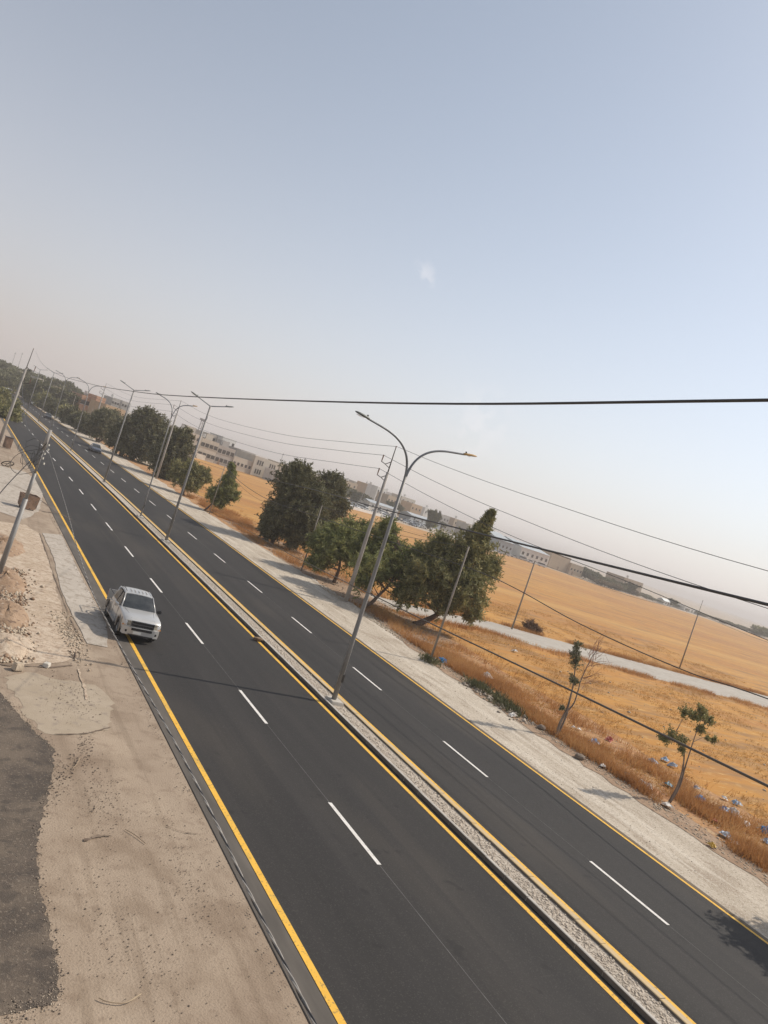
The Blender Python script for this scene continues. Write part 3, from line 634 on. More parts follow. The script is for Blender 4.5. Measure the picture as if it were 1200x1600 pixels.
cable('aerial_cable', [(29.5, 39.8, 7.85), (30.2, 52, 6.6), (31.0, 65.6, 6.4)], .013, 'thin low wire through the pine crowns between slender posts')
# steel stay
a, b = G(0, 786), (4.0, 60.5)
cable('stay_wire', [(3.6, 57.5, 0.0), (4.3, 58.5, 1.6), (5.15, 59.5, 3.2), (6.0, 60.5, 4.7)], .035, 'dark stay rod leaning beside the stepped pole at the left edge')

# ------------------------------------------------------------------ rusty skip
def skip(x, y):
    t = empty('waste_skip', (x, y, 0), R(14)); tag(t, 'rusty open steel waste skip standing on the concrete behind the stepped pole', 'skip')
    W, D, Hh = 1.5, 1.15, 1.2
    mb = MB(); n = 10; outer = []; inner = []
    prof = [(-.5, 0.18), (-.42, .06), (-.3, 0.0), (.3, 0.0), (.42, .06), (.5, .18), (.5, 1.0), (-.5, 1.0)]
    for y_ in (-D / 2, D / 2): outer.append([(p[0] * W * (1 - .1 * (1 - p[1])), y_ * (1 - .12 * (1 - p[1])), .1 + p[1] * Hh) for p in prof])
    fs = []
    vs = outer[0] + outer[1]; k = 8
    for i in range(k):
        if i == 6: continue
        fs.append((i, (i + 1) % k, (i + 1) % k + k, i + k))
    fs += [tuple(range(k))[::-1], tuple(range(k, 2 * k))]
    o_ = mb.add(vs, fs).build('tub', RUST, t)
    md = o_.modifiers.new('s', 'SOLIDIFY'); md.thickness = .03; md.offset = -1
    rim = MB()
    for sx in (-1, 1): rim.box((sx * W / 2, 0, 1.3), (.06, D + .06, .06))
    for sy in (-1, 1): rim.box((0, sy * D / 2, 1.3), (W - .05, .05, .05))
    rim.build('rim', RUST, t)
    for sx in (-1, 1): MB().tube([(sx * .78, -.1, 1.0), (sx * .86, -.1, 1.0), (sx * .86, .1, 1.0), (sx * .78, .1, 1.0)], .022, 6).build('lifting_lug', DSTL, t)
    for sx in (-1, 1):
        for sy in (-1, 1): MB().box((sx * .5, sy * .38, .06), (.12, .12, .12)).build('foot', DSTL, t)
    return t
sk = skip(6.15, 60.8); sk.scale = (.76, .8, .82)
c = G(4, 699); t = empty('metal_cabinet', (c[0] + .4, c[1], 0), .2); tag(t, 'small rusty brown cabinet standing by the foot of the tall left pole', 'cabinet')
MB().box((0, 0, .75), (.8, .7, 1.3)).build('body', RUST, t, bevel=.02); MB().box((0, 0, 1.43), (.9, .8, .06)).build('lid', DSTL, t); MB().box((0, -.36, .75), (.6, .03, 1.0)).build('door', RUST, t)
c = G(4, 727); mb = MB(); P = [(math.cos(a) * .55, 0, .55 + math.sin(a) * .55) for a in [6.283 * k / 20 for k in range(21)]]
mb.tube(P, .05, 6); mb.tube([(-.5, 0, .5), (.5, 0, .6)], .03, 5); mb.tube([(0, 0, 0.05), (0, 0, 1.05)], .03, 5)
o = mb.build('iron_ring', DSTL); o.location = (c[0] + .2, c[1], 0.02); o.rotation_euler = (R(55), 0, .4); tag(o, 'dark iron ring lying propped on the concrete at the left edge', 'iron ring')

# ------------------------------------------------------------------ pickup truck
def mirrorx(P): return [(-x, y, z) for x, y, z in P]
PAINT = mat('silver_paint', (0.50, 0.49, 0.465), (0.54, 0.53, 0.505), 2, 0.36, metal=0.35, spec=0.5)
N_, L_ = nodes(PAINT); N_['Principled BSDF'].inputs['Coat Weight'].default_value = .6
PAINTD = mat('beige_lower_paint', (0.36, 0.32, 0.27), (0.30, 0.26, 0.21), 3, 0.5, metal=0.2)
GLASS = mat('dark_glass', (0.018, 0.022, 0.025), (0.07, 0.075, 0.075), 1.6, 0.08, spec=0.6)
TYRE = mat('tyre_rubber', (0.022, 0.021, 0.02), (0.04, 0.036, 0.032), 8, 0.9)
RIM = mat('alloy', (0.38, 0.38, 0.38), rough=0.35, metal=0.8)
BLK = mat('black_plastic', (0.025, 0.025, 0.026), rough=0.5)
CHR = mat('chrome', (0.72, 0.72, 0.72), rough=0.15, metal=1.0)
HLG = mat('headlight_glass', (0.10, 0.095, 0.085), (0.42, 0.38, 0.30), 9, 0.3, spec=.5)
AMB = mat('amber_lens', (0.55, 0.22, 0.04), rough=0.3)
REDL = mat('red_lens', (0.35, 0.02, 0.02), rough=0.3)
PLT = mat('plate_white', (0.7, 0.7, 0.66), rough=0.5)
def wheel(parent, x, y, r=.37, w=.25, name='wheel'):
    t = MB(); n = 24; prof = [(-w / 2, r * .62), (-w / 2, r * .93), (-w * .36, r), (w * .36, r), (w / 2, r * .93), (w / 2, r * .62)]
    rings = [[(px, rr * math.cos(a), rr * math.sin(a)) for px, rr in prof] for a in [6.2832 * k / n for k in range(n + 1)]]
    t.loft(rings, closed=True, cap=False); wh = t.build(name, TYRE, parent, smooth=True); wh.location = (x, y, r)
    s = 1 if x > 0 else -1
    rm = MB(); rm.loft([[(s * px, rr * math.cos(a), rr * math.sin(a)) for a in [6.2832 * k / 20 for k in range(20)]] for px, rr in ((0, r * .63), (w * .40, r * .62), (w * .42, r * .56), (w * .22, r * .5), (w * .22, .02))])
    for k in range(6):
        a = k * math.pi / 3; rm.box((s * w * .36, math.cos(a) * r * .3, math.sin(a) * r * .3), (.03, .05, r * .52), 0, 1, a - math.pi / 2)
    rm.build('rim', RIM, wh)
    MB().tube([(s * w * .2, 0, 0), (s * w * .44, 0, 0)], .05, 8).build('hub_cap', BLK, wh)
    return wh
def ring(y, hw, zb, zt, cr=.08, tuck=.94):
    """body cross-section: tucked sills, bulging side, rounded shoulder"""
    zm = zb + (zt - zb) * .55
    half = [(hw * .90, zb), (hw * .97, zb + .06), (hw, zm), (hw * .985, zt - cr), (hw * .955, zt - cr * .35), (hw * tuck - .02, zt)]
    P = [(x, y, z) for x, z in half] + [(hw * .55, y, zt + .012), (0, y, zt + .02), (-hw * .55, y, zt + .012)] + [(-x, y, z) for x, z in half[::-1]]
    return P
def pickup(x, y, rz):
    t = empty('pickup_truck', (x, y, 0.025), rz); tag(t, 'silver double-cab pickup truck driving towards the viewer over the left yellow line', 'pickup truck')
    # y runs from the front bumper (0) to the tailgate (5.1)
    hood = [(0.10, .80, .50, .90), (0.20, .855, .42, .99), (0.45, .88, .40, 1.05), (0.9, .885, .40, 1.09), (1.35, .89, .38, 1.12), (1.62, .89, .36, 1.13),
            (2.2, .89, .36, 1.12), (3.0, .89, .36, 1.12), (3.62, .89, .38, 1.12)]
    b = MB(); b.loft([ring(yy, hw, zb, zt) for yy, hw, zb, zt in hood]); body = b.build('body', PAINT, t, smooth=True)
    md = body.modifiers.new('e', 'EDGE_SPLIT'); md.split_angle = R(42)
    # wheel arches are cut with dark cylinders
    def cutter(yc, nm):
        c = MB().tube([(-1.2, yc, .40), (1.2, yc, .40)], .445, 24).build(nm, BLK, t); c.hide_render = True; return c
    def boolean(target, cuts):
        dg = None
        for c in cuts:
            m_ = target.modifiers.new('b', 'BOOLEAN'); m_.object = c; m_.operation = 'DIFFERENCE'; m_.solver = 'EXACT'
        bpy.context.view_layer.update()
        ev = target.evaluated_get(bpy.context.evaluated_depsgraph_get()); me = bpy.data.meshes.new_from_object(ev)
        target.modifiers.clear(); target.data = me
    c1 = cutter(.88, 'arch'); c2 = cutter(3.95, 'arch')
    boolean(body, [c1])
    # load bed: open box with walls
    bd = MB()
    for s in (-1, 1):
        bd.loft([[(s * .80, yy, .62), (s * .84, yy, .42), (s * .885, yy, .75), (s * .875, yy, 1.06), (s * .84, yy, 1.10), (s * .79, yy, 1.10)] for yy in (3.66, 4.2, 4.7, 5.02)])
    bd.box((0, 3.70, .86), (1.62, .06, .48)); bd.box((0, 4.33, .64), (1.60, 1.3, .05))
    bed = bd.build('cargo_bed', PAINT, t); boolean(bed, [c2])
    for c in (c1, c2): bpy.data.objects.remove(c, do_unlink=True)
    MB().box((0, 5.02, .84), (1.66, .06, .50)).build('tailgate', PAINT, t, bevel=.015)
    MB().box((0, 5.12, .48), (1.6, .12, .16)).build('rear_bumper', CHR, t, bevel=.02)
    for s in (-1, 1):
        MB().box((s * .79, 5.06, .86), (.10, .03, .28)).build('tail_light', REDL, t)
        MB().tube([(s * .80, 3.75, 1.14), (s * .80, 4.95, 1.14)], .022, 6).build('bed_rail', BLK, t)
    MB().box((0, 2.6, .42), (1.5, 4.4, .22)).build('chassis', BLK, t)
    MB().tube([(-.72, 3.78, 1.12), (-.62, 3.78, 1.5), (.62, 3.78, 1.5), (.72, 3.78, 1.12)], .03, 8).build('roll_bar', CHR, t)
    # cabin: glasshouse
    gh = [(1.60, .775, 1.10, .72), (2.32, .68, 1.665, .66), (2.75, .685, 1.725, .66), (3.25, .68, 1.70, .66), (3.50, .67, 1.64, .65), (3.66, .76, 1.10, .72)]
    def cr_(yy, hb, zt, ht, z0=1.10): return None
    A_, B_, C_, D_, E_, F_ = [q for q in gh]
    rf = MB()
    def rr(y_, hw, z_): return [(-hw, y_, z_ - .06), (-hw * .95, y_, z_ - .012), (-hw * .6, y_, z_ + .018), (0, y_, z_ + .028), (hw * .6, y_, z_ + .018), (hw * .95, y_, z_ - .012), (hw, y_, z_ - .06), (0, y_, z_ - .065)]
    rf.loft([rr(2.26, .655, 1.655), rr(2.40, .665, 1.69), rr(2.8, .675, 1.715), rr(3.2, .67, 1.71), rr(3.46, .655, 1.67), rr(3.52, .65, 1.63)])
    roof = rf.build('roof', PAINT, t, smooth=True); md = roof.modifiers.new('e', 'EDGE_SPLIT'); md.split_angle = R(40)
    ribs = MB()
    for k in range(5): ribs.box((-.36 + k * .18, 2.62, 1.742), (.02, .5, .010))
    ribs.build('roof_ribs', PAINTD, t)
    for s in (-1, 1): MB().tube([(s * .60, 2.42, 1.73), (s * .61, 2.8, 1.765), (s * .60, 3.35, 1.73)], .016, 6).build('roof_rail', BLK, t)
    zz = 1.11
    wr = []
    for q in range(9):
        u = q / 8 * 2 - 1; wr.append([(u * .735, 1.64 - .09 * (1 - u * u), zz + .03), (u * .665, 1.97 - .08 * (1 - u * u), 1.40), (u * .60, 2.28 - .06 * (1 - u * u), 1.63 + .025 * (1 - u * u))])
    MB().loft(wr, closed=False).build('windshield', GLASS, t, smooth=True)
    MB().box((-.05, 1.78, 1.20), (.5, .18, .015)).build('dashboard_papers', PLT, t) if False else None
    MB().box((.02, 1.60, 1.155), (.9, .02, .02)).build('wiper', BLK, t)
    MB().add([(-.66, 3.64, zz), (.66, 3.64, zz), (.58, 3.50, 1.60), (-.58, 3.50, 1.60)], [(1, 0, 3, 2)]).build('rear_window', GLASS, t)
    for s in (-1, 1):
        def sx(z_): return s * (.845 - (z_ - zz) * .33)
        MB().add([(sx(zz), 1.78, zz), (sx(zz), 2.66, zz), (sx(1.62), 2.66, 1.62), (sx(1.60), 2.36, 1.60)], [(0, 1, 2, 3) if s < 0 else (3, 2, 1, 0)]).build('side_window', GLASS, t)
        MB().add([(sx(zz), 2.74, zz), (sx(zz), 3.48, zz), (sx(1.56), 3.38, 1.58), (sx(1.62), 2.74, 1.62)], [(0, 1, 2, 3) if s < 0 else (3, 2, 1, 0)]).build('side_window', GLASS, t)
        MB().tube([(s * .80, 1.60, 1.10), (s * .70, 2.0, 1.42), (s * .64, 2.30, 1.655)], .032, 6).build('front_pillar', PAINT, t, smooth=True)
        MB().tube([(s * .83, 2.70, 1.08), (s * .665, 2.70, 1.66)], .035, 6).build('door_pillar', BLK, t)
        MB().tube([(s * .81, 3.60, 1.08), (s * .66, 3.46, 1.64)], .05, 6).build('rear_pillar', PAINT, t, smooth=True)
        MB().box((s * .885, 2.45, .93), (.03, .16, .035)).build('door_handle', CHR, t); MB().box((s * .885, 3.30, .93), (.03, .16, .035)).build('door_handle', CHR, t)
        MB().box((s * .892, 2.72, .76), (.008, .015, .66)).build('door_gap', BLK, t); MB().box((s * .888, 1.70, .76), (.012, .015, .66)).build('door_gap', BLK, t)
        MB().box((s * .90, 2.5, .40), (.14, 1.9, .05)).build('side_step', RIM, t)
        mr = MB().box((s * 1.00, 1.82, 1.16), (.20, .12, .17)).build('mirror', CHR if s < 0 else BLK, t, bevel=.03); MB().tube([(s * .86, 1.84, 1.12), (s * .95, 1.83, 1.13)], .02, 6).build('mirror_arm', BLK, mr)
        # arch flares
        for yc in (.88, 3.95):
            MB().tube([(s * .885, yc + .455 * math.cos(a), .40 + .455 * math.sin(a)) for a in [math.pi * (-.06 + 1.12 * k / 14) for k in range(15)]], .035, 6).build('arch_flare', PAINTD, t)
        for yc in (.88, 3.95): wheel(t, s * .76, yc)
        # lamps
        hl = MB().loft([[(s * .52, .04, .73), (s * .53, .05, .93), (s * .80, .15, .94), (s * .84, .15, .70)], [(s * .52, .2, .73), (s * .53, .2, .96), (s * .885, .50, .98), (s * .905, .50, .74)]]).build('headlight', HLG, t, bevel=.012)
        MB().box((s * .80, .13, .725), (.14, .03, .05), s * .4).build('indicator', AMB, hl)
        MB().tube([(s * .66, -.01, .50), (s * .66, .06, .50)], .055, 12).build('fog_light', BLK, t)
    # grille and bumper
    gr = MB().box((0, .075, .83), (.98, .09, .23)).build('grille', BLK, t)
    g2 = MB()
    g2.box((0, .045, .955), (1.04, .07, .03)); g2.box((0, .022, .84), (.94, .03, .03)); g2.box((0, .045, .71), (.92, .07, .025))
    for s in (-1, 1): g2.box((s * .505, .045, .83), (.03, .07, .25))
    g2.build('grille_trim', CHR, gr)
    bp = MB(); bp.loft([[(-.84, .24, z), (-.80, .06, z), (-.60, -.02, z), (0, -.05, z), (.60, -.02, z), (.80, .06, z), (.84, .24, z), (.5, .3, z), (-.5, .3, z)] for z in (.34, .38, .60, .69)])
    bump = bp.build('front_bumper', PAINT, t)
    MB().box((0, -.035, .62), (.92, .05, .11)).build('air_intake', BLK, bump); MB().box((0, -.03, .36), (1.1, .06, .05)).build('skid_lip', BLK, bump)
    pl = MB().box((-.18, -.065, .47), (.36, .02, .10)).build('number_plate', PLT, bump)
    for k in range(4): MB().box((-.30 + k * .08, -.078, .47), (.04, .005, .06)).build('plate_digit', BLK, pl) if False else None
    MB().box((0, .9, 1.118), (1.30, .9, .008)).build('bonnet_crease', PAINT, t) if False else None
    for s in (-1, 1): MB().tube([(s * .52, .30, 1.022), (s * .58, .9, 1.095), (s * .66, 1.5, 1.135)], .010, 4).build('bonnet_line', BLK, t)
    return t
pk = pickup(8.96, 32.0, 0); pk.scale = (.95, .89, .955)

# ------------------------------------------------------------------ passenger cars
def car(paint, label, name='parked_car', cat='car', group=None, kind='sedan', light=False):
    t = empty(name); tag(t, label, cat, group)
    if kind == 'sedan':
        st = [(-2.15, .72, .35, .62), (-2.0, .80, .28, .74), (-1.2, .86, .25, .86), (-.7, .87, .25, .92), (1.3, .87, .25, .94), (1.9, .83, .28, .94), (2.15, .74, .38, .86)]
        cb = [(-.85, .78, .93), (-.2, .62, 1.38), (.75, .62, 1.40), (1.45, .76, .95)]
    elif kind == 'van':
        st = [(-2.2, .80, .4, .9), (-2.0, .88, .3, 1.1), (-1.5, .92, .3, 1.2), (2.2, .92, .3, 1.22), (2.35, .88, .4, 1.2)]
        cb = [(-1.6, .86, 1.18), (-1.1, .80, 1.95), (2.1, .82, 2.0), (2.3, .86, 1.2)]
    b = MB(); b.loft([[(-hw, yy, zb), (-hw * 1.02, yy, (zb + zt) / 2), (-hw * .97, yy, zt - .06), (-hw * .85, yy, zt), (hw * .85, yy, zt), (hw * .97, yy, zt - .06), (hw * 1.02, yy, (zb + zt) / 2), (hw, yy, zb)] for yy, hw, zb, zt in st]).build('body', paint, t, smooth=False)
    zb = cb[0][2] - .03; a, p, q, r = cb
    MB().loft([[(-a[1], a[0], zb), (a[1], a[0], zb), (a[1], r[0], zb), (-a[1], r[0], zb)], [(-p[1], p[0], p[2]), (p[1], p[0], p[2]), (q[1], q[0], q[2]), (-q[1], q[0], q[2])]]).build('windows', GLASS, t)
    MB().loft([[(-p[1] - .02, p[0] - .03, p[2] - .02), (p[1] + .02, p[0] - .03, p[2] - .02), (q[1] + .02, q[0] + .03, q[2] - .02), (-q[1] - .02, q[0] + .03, q[2] - .02)], [(-p[1] + .05, p[0] + .08, p[2] + .05), (p[1] - .05, p[0] + .08, p[2] + .05), (q[1] - .05, q[0] - .08, q[2] + .05), (-q[1] + .05, q[0] - .08, q[2] + .05)]]).build('roof', paint, t)
    if light:
        for s in (-1, 1):
            for yc in (-1.3, 1.3): MB().tube([(s * .70, yc, .31), (s * .89, yc, .31)], .31, 10).build('wheel', TYRE, t)
    else:
        for s in (-1, 1):
            for yc in (-1.32, 1.32): wheel(t, s * .78, yc, .31, .2)
            MB().box((s * .62, -2.08, .66), (.3, .12, .13)).build('headlight', HLG, t); MB().box((s * .62, 2.12, .74), (.3, .08, .13)).build('tail_light', REDL, t)
    return t
BLUE = mat('steel_blue_paint', (0.12, 0.14, 0.18), rough=0.3, metal=0.4); WPAINT = mat('white_car_paint', (0.66, 0.66, 0.64), rough=0.35); DPAINT = mat('dark_car_paint', (0.035, 0.038, 0.045), rough=0.3)
RPAINT = mat('maroon_paint', (0.20, 0.045, 0.04), rough=.35); SPAINT = mat('grey_car_paint', (0.30, 0.31, 0.32), rough=.35, metal=.3)
cA = car(BLUE, 'steel blue sedan driving on the far carriageway, beside the edge line', 'sedan_car'); cA.location = (22.6, 146, .025)
cB = car(DPAINT, 'dark sedan far away on the right-hand carriageway', 'sedan_car'); cB.location = (20.6, 222, .025)
cC = car(WPAINT, 'small white car parked by the roadside trees beyond the dark sedan', 'parked_car'); cC.location = (25.6, 240, .025); cC.rotation_euler.z = .3
cD = car(WPAINT, 'white van coming down the left carriageway far away, behind the tall left pole', 'delivery_van', 'van', kind='van'); cD.location = (13.2, 300, .025); cD.scale = (1.25, 1.2, 1.3)
for i, (px, py, src, lb) in enumerate([(44, 628, cB, 'dark car standing near the far end of the median'), (52, 633, cC, 'pale car in the traffic beyond the median end'), (37, 622, cA, 'bluish car farthest along the road, right of the white van'), (10, 606, cC, 'white car at the farthest visible bend of the road')]):
    c = copy_tree(src); c.location = (*G(px, py), .03); c['label'] = lb; c.rotation_euler.z = random.uniform(-.2, .2)

# ------------------------------------------------------------------ trees
def tuft_mesh(name, C, m, parent, leaf=(.10, .34), per=5, up=0.25, squash=1.0):
    """C (n,3) tuft centres; every tuft is a spray of narrow four-cornered leaves"""
    n = len(C) * per; c = np.repeat(C, per, 0)
    d = rng.normal(size=(n, 3)); d[:, 2] = d[:, 2] * squash + up; d /= np.linalg.norm(d, axis=1)[:, None]
    s = rng.normal(size=(n, 3)); s -= d * (s * d).sum(1)[:, None]; s /= np.linalg.norm(s, axis=1)[:, None]
    L = leaf[1] * rng.uniform(.6, 1.3, n)[:, None]; W = leaf[0] * rng.uniform(.6, 1.3, n)[:, None]
    a = c; b = c + d * L * .5 + s * W * .5; e = c + d * L; f = c + d * L * .5 - s * W * .5
    V = np.stack([a, b, e, f], 1).reshape(-1, 3); F = np.arange(len(V)).reshape(-1, 4)
    return mesh_np(name, V, F, m, parent)
def crown_points(blobs, dens, clump=.34, nclump=16, shell=.85, fill=.35, sprig=3.0):
    """blobs (x,y,z,rx,ry,rz); leaf sprays gather in clumps near each blob's surface"""
    P = []; centres = []
    for (x, y, z, rx, ry, rz) in blobs:
        k = max(5, int(nclump * random.uniform(.8, 1.2)))
        for _ in range(k):
            d = rng.normal(size=3); d /= np.linalg.norm(d); q = shell * rng.uniform(.55, 1.12)
            c = np.array([x, y, z]) + d * np.array([rx, ry, rz]) * q; rc = clump * min((rx + ry + rz) / 3, 2.6) * rng.uniform(.65, 1.35)
            nn = int(dens * rc * rc * 9 * rng.uniform(.7, 1.2)) + 6
            u = rng.normal(size=(nn, 3)); u /= np.linalg.norm(u, axis=1)[:, None]; r = rc * rng.uniform(.45, 1.0, nn)[:, None] ** .6
            P.append(c + u * r * np.array([1.15, 1.15, .8])); centres.append(c)
    for (x, y, z, rx, ry, rz) in blobs:
        nn = int(fill * dens * rx * rz * 10); u = rng.normal(size=(nn, 3)); u /= np.linalg.norm(u, axis=1)[:, None]
        P.append(np.array([x, y, z]) + u * np.array([rx, ry, rz]) * (rng.random((nn, 1)) ** .45) * .85)
        ns = int(sprig * (rx * rz + .3) * 5)                # thin leafy shoots that break the outline
        if ns:
            u = rng.normal(size=(ns, 3)); u[:, 2] += .45; u /= np.linalg.norm(u, axis=1)[:, None]
            tip = u * rng.uniform(1.0, 1.55, (ns, 1)); bend = rng.normal(0, .07, (ns, 3))
            for q in np.linspace(.5, 1, 10): P.append(np.array([x, y, z]) + (tip * q + bend * q * q) * np.array([rx, ry, rz]) + rng.normal(0, .05 * max(1, rx * .6), (ns, 3)))
    return np.concatenate(P), centres
def tree(base, blobs, m, label, cat='tree', name='pine_tree', group=None, dens=9, trunks=None, leaf=(.10, .34), per=5, bark=BARK, clump=.235, nclump=40, tr=.16, up=.25, limbs=8, shell=.78, squash=1.0, sprig=6.0, fill=.15):
    x0, y0 = base; t = empty(name, (x0, y0, 0)); tag(t, label, cat, group)
    B = [(b[0] - x0, b[1] - y0, b[2], b[3], b[4], b[5]) for b in blobs]
    P, cs = crown_points(B, dens, clump, nclump, shell, fill, sprig)
    P = P[P[:, 2] > .12]
    if m in (PINE, PINEG, OLIV): P = P[rng.random(len(P)) < .74]
    elif len(P) > 3000: P = P[rng.random(len(P)) < .85]
    tb = MB(); trunks = trunks or [[(0, 0, -.1), (B[0][0] * .4, 0, B[0][2] * .5), (B[0][0], B[0][1], B[0][2] + B[0][5] * .3)]]
    tops = []
    for T in trunks:
        Q = smooth_pts(T, 4); n = len(Q); tb.tube(Q, [tr * (1.25 - .95 * i / (n - 1)) * (1.25 if i == 0 else 1) for i in range(n)], 8); tops += Q[n // 3:]
    tb.build('trunk', bark, t, smooth=True)
    lb = MB()
    for c in random.sample(cs, min(len(cs), limbs * len(B))):
        c = Vector(c); s = min(tops, key=lambda q: (q - c).length + random.uniform(0, .8)); mid = (s + c) / 2 + Vector((random.uniform(-.2, .2), random.uniform(-.2, .2), -.1))
        lb.tube([s, mid, c], [tr * .35, tr * .22, tr * .1], 5)
    if lb.v: lb.build('limbs', bark, t)
    tuft_mesh('crown', P, m, t, leaf, per, up, squash)
    return t
def B(px, py, Y, r, ry=None, dy=0.0, flat=1.0):             # crown lobe centred where a sight line meets depth Y
    x, y, z = A(px, py, Y + dy); return (x, y, z, r, ry or r, r * flat)
# nearest pair of pines, right of the big lamp
tree((36.1, 52.3), [B(700, 905, 52, 2.1), B(665, 910, 51, 1.7, dy=1), B(735, 880, 52, 2.0), B(730, 930, 51, 1.6, dy=-1), B(690, 870, 53, 1.7, dy=1), B(757, 895, 52, .9), B(745, 845, 52, .9), B(765, 885, 52.5, .9), B(751, 835, 52, .8), B(757, 822, 52, .55), B(763, 811, 52, .38), B(767, 803, 52, .2), B(700, 945, 51, 1.1), B(735, 958, 50.5, .9), B(690, 850, 53, .6)], PINE,
     'large windswept pine right of the big street lamp, one high tip and a bent trunk', dens=13, trunks=[[(0, 0, -.1), (.9, 0, .5), (1.7, -.2, 1.3), (2.3, -.3, 2.6), (3, -.3, 5.0), (3.6, 0, 8.2)]], tr=.24, group='pines on the right verge')
tree((31.9, 54.6), [B(605, 885, 56, 1.6), B(575, 895, 55, 1.5), B(640, 885, 56, 1.6, dy=1), B(635, 925, 54, 1.2), B(600, 850, 57, 1.5, dy=1), B(570, 860, 57, 1.3, dy=2), B(655, 905, 54.5, 1.2), B(605, 825, 58, .7), B(650, 870, 56, .9)], PINEG,
     'bright green bushy pine directly behind the big street lamp', dens=13, trunks=[[(0, 0, -.1), (.8, 0, .3), (1.5, .2, 1.2), (2.4, .4, 2.6), (3, 1, 5.0)]], tr=.17, group='pines on the right verge')
tree((33.6, 63.5), [B(530, 850, 65, 1.7), B(510, 865, 64, 1.3), B(548, 835, 66, 1.3), B(500, 850, 65, 1.1), B(555, 865, 64, 1.5), B(520, 828, 66, .7), B(497, 878, 64, 1.0), B(568, 826, 66, .7)], PINEG,
     'bright green bushy pine left of the concrete pole, behind a slender post', dens=12, tr=.16, group='pines on the right verge')
tree((33.6, 80), [B(450, 800, 80, 2.2), B(430, 815, 80, 1.7), B(470, 775, 80, 2.2), B(478, 815, 79, 2.1), B(455, 760, 80, 1.9), B(470, 745, 80, 1.3), B(490, 785, 80, 1.7), B(420, 830, 80, 1.1), B(495, 830, 79, 1.3), B(462, 732, 80, .55), B(465, 838, 79, 1.5)], CYPR,
     'big dark dense tree with a dead spiky tip, on three trunks', name='evergreen_tree', dens=15, trunks=[[(-.4, 0, -.1), (.0, 0, 1.2), (.8, 0, 4)], [(1.4, -.9, -.1), (1.7, -.6, 1.4), (2.2, 0, 5)], [(1.9, .6, -.1), (2.6, .3, 2), (2.8, 0, 6), (3.0, 0, 8.5)]], tr=.2, group='dark trees on the right verge', leaf=(.12, .36))
tree((41, 89), [B(515, 785, 90, 2.0), B(520, 765, 90, 1.6), B(508, 800, 90, 1.7), B(528, 795, 90, 1.4), B(512, 752, 90, 1.0), B(527, 756, 90, .9)], CYPR,
     'dark upright tree directly behind the right side of the biggest dark tree', name='evergreen_tree', dens=13, tr=.2, group='dark trees on the right verge', leaf=(.13, .38))
tree((30.9, 97.4), [B(352, 768, 97, 1.25), B(356, 750, 97, .85), B(345, 780, 97, 1.2), B(362, 738, 97, .5), B(335, 773, 97, .9), B(364, 775, 97, .8), B(358, 762, 97, .9), B(362, 728, 97, .28)], PINEG,
     'small conical green pine standing alone beside a slender post', dens=14, tr=.11, trunks=[[(-.8, 0, -.1), (-.2, 0, .9), (.6, 0, 3), (.9, 0, 6)]], group='pines on the right verge')
tree((30.6, 111), [B(290, 748, 111, 1.5), B(305, 745, 111, 1.5), B(318, 742, 111, .9), B(278, 740, 111, 1.3), B(300, 758, 110, 1.2), B(298, 732, 111, 1.0), B(322, 750, 111, .7)], PINE,
     'rounded green pine between the straight-armed lamp and the small conical pine', dens=11, tr=.16, group='pines on the right verge')
tree((32, 131), [B(268, 715, 131, 2.6), B(280, 695, 131, 2.0), B(258, 735, 131, 1.9), B(290, 682, 131, 1.1), B(275, 735, 131, 1.6)], CYPR,
     'dark tree leaning right, immediately left of the rounded green pine', name='evergreen_tree', dens=8, tr=.2, group='dark trees on the right verge', leaf=(.18, .5))
tree((31.5, 157), [B(215, 690, 157, 3.2), B(235, 675, 157, 2.9), B(228, 658, 157, 2.0), B(200, 690, 157, 2.6), B(250, 695, 155, 2.6), B(215, 672, 157, 2.4), B(185, 687, 157, 1.9), B(240, 710, 153, 2.0)], CYPR,
     'widest dark tree group left of the second concrete pole', name='evergreen_tree', dens=7, tr=.26, trunks=[[(-2.5, 0, -.1), (-1.5, 0, 2), (0, 0, 6)], [(0, 0, -.1), (.8, 0, 2), (2, 0, 7)], [(4, -2, -.1), (4.5, -1, 2), (5, 0, 6)]], group='dark trees on the right verge', leaf=(.2, .55))
tree((28.2, 183), [B(160, 668, 183, 2.4), B(172, 662, 183, 2.4), B(150, 665, 183, 2.0), B(180, 668, 183, 1.6), B(160, 655, 183, 1.8)], OLIV,
     'dusty olive-coloured tree with bare forked branches below, behind the blue sedan', name='roadside_tree', dens=6, tr=.22, bark=BARKP, trunks=[[(0, 0, -.1), (-.8, 0, 1.8), (-2, 0, 3.6)], [(0, 0, -.1), (.6, 0, 1.6), (2.4, 0, 3.8)], [(0, 0, -.1), (1.4, 0, 1.2), (3.6, 0, 2.6)]], leaf=(.22, .6))
far_row = [(127, 655, 205, 2.8, CYPR), (138, 662, 200, 2.4, CYPR), (115, 645, 225, 3.2, CYPR), (104, 640, 240, 2.8, PINE), (93, 634, 255, 3.4, CYPR), (80, 628, 270, 3.4, CYPR), (70, 622, 285, 3.4, PINE), (60, 617, 300, 3.4, CYPR), (50, 610, 320, 3.4, CYPR)]
words = ['first', 'second', 'third', 'fourth', 'fifth', 'sixth', 'seventh', 'eighth', 'ninth', 'tenth', 'eleventh', 'twelfth']
